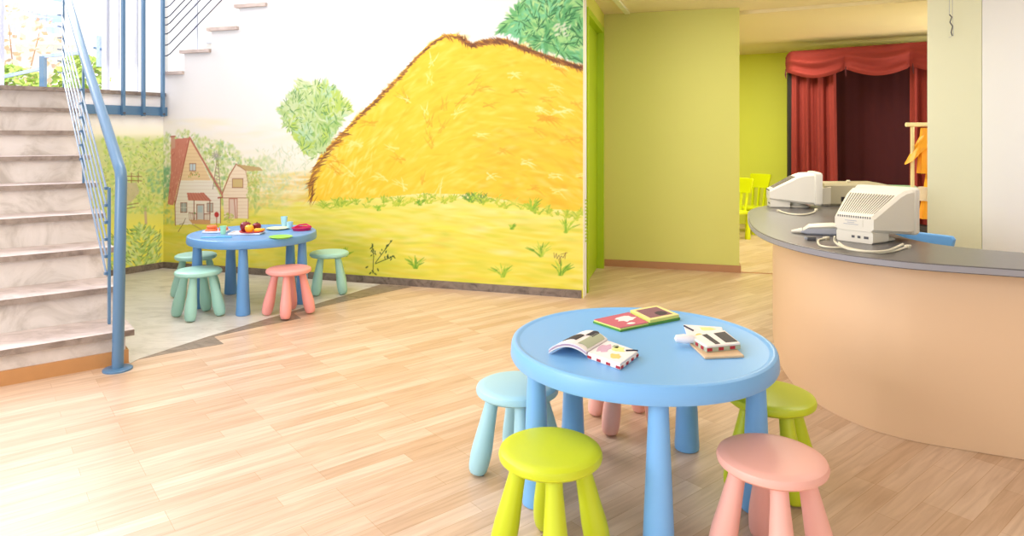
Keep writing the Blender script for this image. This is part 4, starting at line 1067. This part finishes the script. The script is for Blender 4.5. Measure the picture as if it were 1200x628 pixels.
# white wedge-shaped device
dv = empty('telephone_base', tp(962, 274, CH + .001), R(-22)); tag(dv, 'low white and grey wedge-shaped plastic device left of the nearest monitor', 'device')
MB().loft([ring(-.085, .07, .006, .012, .003), ring(-.06, .085, .0, .026, .006), ring(.05, .09, 0, .034, .008), ring(.085, .085, 0, .03, .006)]).build('lower_case', M['grey'], dv, smooth=True)
MB().loft([ring(-.075, .075, .014, .02, .003), ring(-.05, .088, .026, .04, .006), ring(.05, .094, .034, .05, .008), ring(.087, .088, .03, .044, .006)]).build('upper_case', M['ivory'], dv, smooth=True)
MB().loft([ring(-.125, .03, .004, .01, .002), ring(-.08, .06, .006, .022, .004)]).build('front_flap', M['ivory'], dv, smooth=True)
# cables
def cable(name, pxs, r, label, plug=None, plugm='cable', z=CH):
    P = [tp(x, y, z + r + dz + .0005) for x, y, dz in pxs]; S = []
    for i in range(len(P) - 1):
        p0, p1, p2, p3 = P[max(i - 1, 0)], P[i], P[i + 1], P[min(i + 2, len(P) - 1)]
        for k in range(8):
            t = k / 8; S.append(.5 * ((2 * p1) + (p2 - p0) * t + (2 * p0 - 5 * p1 + 4 * p2 - p3) * t * t + (3 * p1 - p0 - 3 * p2 + p3) * t ** 3))
    S.append(P[-1]); o = empty(name, S[0]); tag(o, label, 'cable', 'loose monitor cables')
    MB().tube([p - S[0] for p in S], r, 8).build('cord', M['cable'], o, smooth=True)
    if plug:
        for e_, i_ in ((S[-1], -2),) if plug == 1 else ((S[-1], -2), (S[0], 1)):
            d = (e_ - S[i_]).normalized(); q = e_ - S[0]; d.z = 0
            MB().beam(q, q + d * .035, .018, .013).build('plug', M[plugm], o, bevel=.003)
cable('power_cable', [(983, 284, .02), (990, 289, .008), (1006, 293, 0), (1030, 296, 0), (1048, 294, 0), (1062, 289.5, 0)], .0042, 'ivory cable looping in front of the nearest monitor, ending in a plug', 1)
cable('video_cable', [(978, 277, .03), (979, 284, .006), (992, 291, .008), (1015, 294.5, .009), (1040, 293.5, .009), (1058, 286, .012)], .0045, 'thick ivory cable hanging from the back of the nearest monitor', None)
cable('video_cable', [(992, 290, 0), (975, 290, 0), (961, 287.5, 0), (959, 281.5, 0), (966, 279.5, 0)], .004, 'ivory cable curling round below the white wedge-shaped device', 1, 'beige')
cable('power_cable', [(914, 247.5, 0), (925, 250.5, 0), (940, 251.5, 0), (953, 249, 0), (956, 246, 0)], .005, 'ivory cable lying in front of the far monitor', 2, 'beige')
o = empty('cable_plug', tp(951, 281.5, CH), R(-12)); tag(o, 'small dark grey plug lying left of the curled cable', 'plug')
MB().box((0, 0, .008), (.035, .02, .015)).build('housing', M['darkgrey'], o, bevel=.002); MB().box((-.022, 0, .008), (.012, .014, .01)).build('socket_end', M['grey'], o)

# ------------------------------------------------------------------ kids' chairs
def chair(loc, rz, m, label, h=.67):
    o = empty('kids_chair', loc, rz); tag(o, label, 'chair', 'plastic kids chairs' if m is M['lime_chair'] else None)
    MB().prism([(-.15, -.14), (.15, -.14), (.165, -.10), (.165, .10), (.14, .15), (-.14, .15), (-.165, .10), (-.165, -.10)], .285, .315).build('seat', m, o, bevel=.008)
    for x in (-.12, .12):
        for y in (-.11, .11):
            MB().lathe([(.028, 0), (.031, .01), (.03, .05), (.022, .29)], 16, (x * 1.08, y * 1.1, 0)).build('leg', m, o, smooth=True)
    b = MB().loft([[Vector((-.10 * s, .13 + k, z)), Vector((.10 * s, .13 + k, z)), Vector((.10 * s, .155 + k, z)), Vector((-.10 * s, .155 + k, z))] for s, k, z in ((1.15, .03, h - .17), (1.3, .042, h - .09), (1.42, .052, h - .015), (1.3, .054, h))])
    b.build('backrest', m, o, bevel=.006)
    for x in (-.075, 0, .075): MB().beam((x, .135, .31), (x * 1.12, .17, h - .16), .03, .018).build('back_spindle', m, o, bevel=.003)
    return o
chair((2.47, 7.55, 0), R(-62), M['lime_chair'], 'bright lime plastic kids chair partly hidden by the green wall edge', .68)
chair((2.86, 8.02, 0), R(-55), M['lime_chair'], 'bright lime plastic kids chair standing behind the other, nearer the far room wall', .70)
chair((1.86, 3.20, 0), R(-60), M['bluech'], 'sky blue kids chair behind the desk, only the top of its back showing', .665)

# ------------------------------------------------------------------ puppet theatre: platform, curtains, valance
B0 = Vector((3.12, 7.6)); BD = Vector((.883, -.469)); BN = Vector((-.469, -.883))
def bp(s, off, z): p = B0 + BD * s + BN * off; return Vector((p.x, p.y, z))
LT = 2.15
o = empty('stage_platform', bp(0, 0, 0)); tag(o, 'low black stage platform under the red curtains', 'stage')
k_ = bp(0, 0, 0)
MB().prism([tuple((bp(s, f, 0) - k_).xy) for s, f in ((-.02, .12), (LT, .12), (LT, -.75), (-.02, -.75))], 0.001, .22).build('platform_box', M['stage'], o)
b = MB()
for s in (0, LT - .04): b.beam(bp(s + .02, -.06, .22) - k_, bp(s + .02, -.06, 2.05) - k_, .04, .04)
b.beam(bp(0, -.06, 2.03) - k_, bp(LT, -.06, 2.03) - k_, .04, .04); b.build('curtain_frame', M['stage'], o)
def drape(name, s0, s1, off, z0, z1, waves, amp, m, label, flare=0, grp=None):
    def fn(u, v):
        s = s0 + (s1 - s0) * u; g = 1 + flare * (1 - v)
        s = s0 + (s1 - s0) * (u * g - flare * (1 - v) * .2)
        a_ = amp * (1.0 - .35 * v) * (math.sin(2 * math.pi * waves * u) + .4 * math.sin(2 * math.pi * waves * 2.3 * u + 1.3 + v))
        p = bp(s, off + a_, z0 + (z1 - z0) * v); return p, Vector((BN.x, BN.y, 0))
    o = MB().sheet(fn, int(waves * 16), 14, .006).build(name, m, smooth=True); tag(o, label, 'curtain', grp); return o
drape('stage_curtain', .05, .50, .0, .23, 1.93, 3.6, .042, M['red_cloth'], 'red stage curtain gathered at the left of the dark backdrop', .06, 'red side curtains')
drape('stage_curtain', 1.20, 1.66, .0, .23, 1.93, 3.6, .042, M['red_cloth'], 'red stage curtain gathered at the right, beside the clothes rail', .08, 'red side curtains')
drape('backdrop_curtain', .1, 2.1, -.42,   .23, 2.0, 9, .008, M['maroon'], 'dark maroon backdrop curtain hanging behind the red stage curtains')
nodes = [0, .60, 1.22, 1.84, 2.2]
def vfn(u, v):
    s = -.02 + 2.2 * u; j = max(i for i in range(4) if s >= nodes[i] - .03); w = (s - nodes[j]) / (nodes[j + 1] - nodes[j]); w = min(1, max(0, w))
    sag = math.sin(math.pi * w); zt = 2.10 + .04 * u - .05 * max(0, 1 - (s + .02) / .08) ** 2; zb = 1.875 - .085 * sag
    z = zb + (zt - zb) * v
    low = (1 - v)
    fold = .034 * (.35 + .65 * sag) * math.sin((low * 2.2 + .25 * (1 - sag)) * 2 * math.pi + 1.2) * min(1, low * 2.2)
    pinch = .05 * (1 - sag) ** 3 * math.exp(-((v - .18) / .2) ** 2)
    out = .10 + .07 * sag * math.sin(math.pi * min(1, low * 1.05)) ** .7 + .03 * low + fold - pinch
    endc = max(0, 1 - (s + .02) / .10); out -= .14 * endc ** 2
    return bp(s, out, z), Vector((BN.x, BN.y, 0))
vl = MB().sheet(vfn, 120, 26, .006).build('valance', M['red_cloth'], smooth=True); tag(vl, 'red swagged valance draped across the top of the stage curtains', 'valance')
for s_ in (.0, .60, 1.22):
    MB().tube([bp(s_, .14, 1.90), bp(s_, .15, 1.84), bp(s_ + .005, .15, 1.79)], [.004, .009, .003], 6).build('gather_tie', M['maroon'], vl)

# green table with printer view, clothes rail, garments
o = empty('side_table', (3.55, 6.42, 0), R(-27)); tag(o, 'pale green topped table behind the desk, below the dark backdrop', 'table')
MB().box((0, 0, .665), (.56, .3, .025)).build('tabletop', M['greentop'], o, bevel=.003)
for x in (-.25, .25):
    for y in (-.12, .12): MB().beam((x, y, 0), (x, y, .652), .03, .03).build('leg', M['cream_paint'], o)
rk0 = Vector((3.545, 5.93, 0)); rd = Vector((.93, -.1, 0)).normalized()
rk = empty('clothes_rail', rk0); tag(rk, 'cream painted clothes rail standing behind the desk beside the pillar', 'clothes rail')
TZ = H + 16 * 5.93 / F
MB().tube([(0, 0, 0), (0, 0, TZ - .02)], .0155, 14).build('upright', M['cream_paint'], rk, smooth=True)
MB().tube([rd * .95, rd * .95 + Vector((0, 0, TZ - .02))], .0155, 14).build('upright', M['cream_paint'], rk, smooth=True)
MB().tube([rd * -.055 + Vector((0, 0, TZ)), rd * 1.02 + Vector((0, 0, TZ))], .0185, 14).build('hanging_bar', M['cream_paint'], rk, smooth=True)
for k in (0, .95): MB().beam(rd * k + Vector((.05, -.18, .012)), rd * k + Vector((-.05, .2, .012)), .035, .022).build('foot', M['cream_paint'], rk)
def garment(s, wtop, wbot, z0, z1, m, name, label, dep=.07, sleeve=None, hem=None):
    c = rk0 + rd * s; o = empty(name, (c.x, c.y, TZ - .02)); tag(o, label, 'garment')
    secs = []
    for i in range(13):
        t = i / 12; z = (z1 + (z0 - z1) * t) - TZ + .02; w = wtop + (wbot - wtop) * t ** .7; r_ = []
        for j in range(36):
            a_ = 2 * math.pi * j / 36; rip = 1 + .12 * t * math.sin(a_ * 9)
            p = rd * (w * .5 * math.cos(a_) * rip) + Vector((-rd.y, rd.x, 0)) * (dep * .5 * (1 + t) * math.sin(a_) * rip); r_.append(Vector((p.x, p.y, z)))
        secs.append(r_)
    MB().loft(secs).build('fabric', m, o, smooth=True)
    MB().tube([(0, 0, z1 - TZ + .02), (0, 0, .0), (.02, 0, .035), (.0, 0, .055)], .003, 6).build('hanger_hook', M['grey'], o)
    if sleeve:
        S2 = []
        for i in range(7):
            t = i / 6; cc = rd * (-wtop * .3 - sleeve[0] * t) + Vector((0, 0, z1 - TZ - .02 - sleeve[1] * t)); hw = .05 + .075 * t
            r_ = []
            for j in range(20):
                a_ = 2 * math.pi * j / 20; p = cc + rd * (hw * .75 * math.cos(a_)) + Vector((0, 0, hw * .75 * math.cos(a_))) + Vector((-rd.y, rd.x, 0)) * (.035 * (1 + t) * math.sin(a_) * (1 + .2 * t * math.sin(5 * a_)))
                r_.append(p)
            S2.append(r_)
        MB().loft(S2).build('sleeve', m, o, smooth=True)
    if hem:
        secs = []
        for i in range(8):
            t = i / 7; w = .10 + .12 * t; r_ = []
            for j in range(36):
                a_ = 2 * math.pi * j / 36; rip = 1 + .12 * t * math.sin(a_ * 9)
                p = rd * (.02 + w * .5 * math.cos(a_) * rip) + Vector((-rd.y, rd.x, 0)) * (.06 * math.sin(a_) * rip); r_.append(Vector((p.x, p.y, (z0 + .02) * (1 - t) + .42 * t - TZ + .02)))
            secs.append(r_)
        MB().loft(secs).build('skirt', m, o, smooth=True)
        secs = []
        for i in range(5):
            t = i / 4; z = .58 + hem * (1 - t) - TZ + .02; w = .21 + .02 * t; r_ = []
            for j in range(36):
                a_ = 2 * math.pi * j / 36; rip = 1 + .15 * math.sin(a_ * 11 + t)
                p = rd * (.02 + w * .5 * math.cos(a_) * rip) + Vector((-rd.y, rd.x, 0)) * (dep * 1.05 * math.sin(a_) * rip); r_.append(Vector((p.x, p.y, z)))
            secs.append(r_)
        MB().loft(secs).build('lace_band', M['lace'], o, smooth=True)
garment(.15, .16, .20, .82, TZ - .03, M['orange_cloth'], 'costume', 'orange satin costume with flared sleeve and white lace band on the clothes rail', .07, (.07, .19), .12)

# hanging cord near the pillar
cp = onz(1114, 4.50, 20); cd = empty('hanging_cord', (cp.x, cp.y, CE)); tag(cd, 'thin pull cord with knotted end hanging from the ceiling by the pillar', 'cord')
zk = lambda y: H - (y - HY) * 4.5 / F - CE
MB().tube([(-.008, 0, 0), (-.008, 0, zk(18))], .0015, 6).build('strand', M['grey'], cd); MB().tube([(.012, 0, 0), (.012, 0, zk(16))], .0015, 6).build('strand', M['grey'], cd)
MB().tube([(-.008, 0, zk(17)), (.008, 0, zk(20)), (-.004, 0, zk(26)), (.012, -.002, zk(31)), (.004, 0, zk(38)), (.012, 0, zk(42))], .004, 8).build('knot', M['darkgrey'], cd, smooth=True)
MB().tube([(.012, 0, zk(16)), (.02, 0, zk(42)), (-.012, 0, zk(44))], .0012, 6).build('loop', M['grey'], cd)
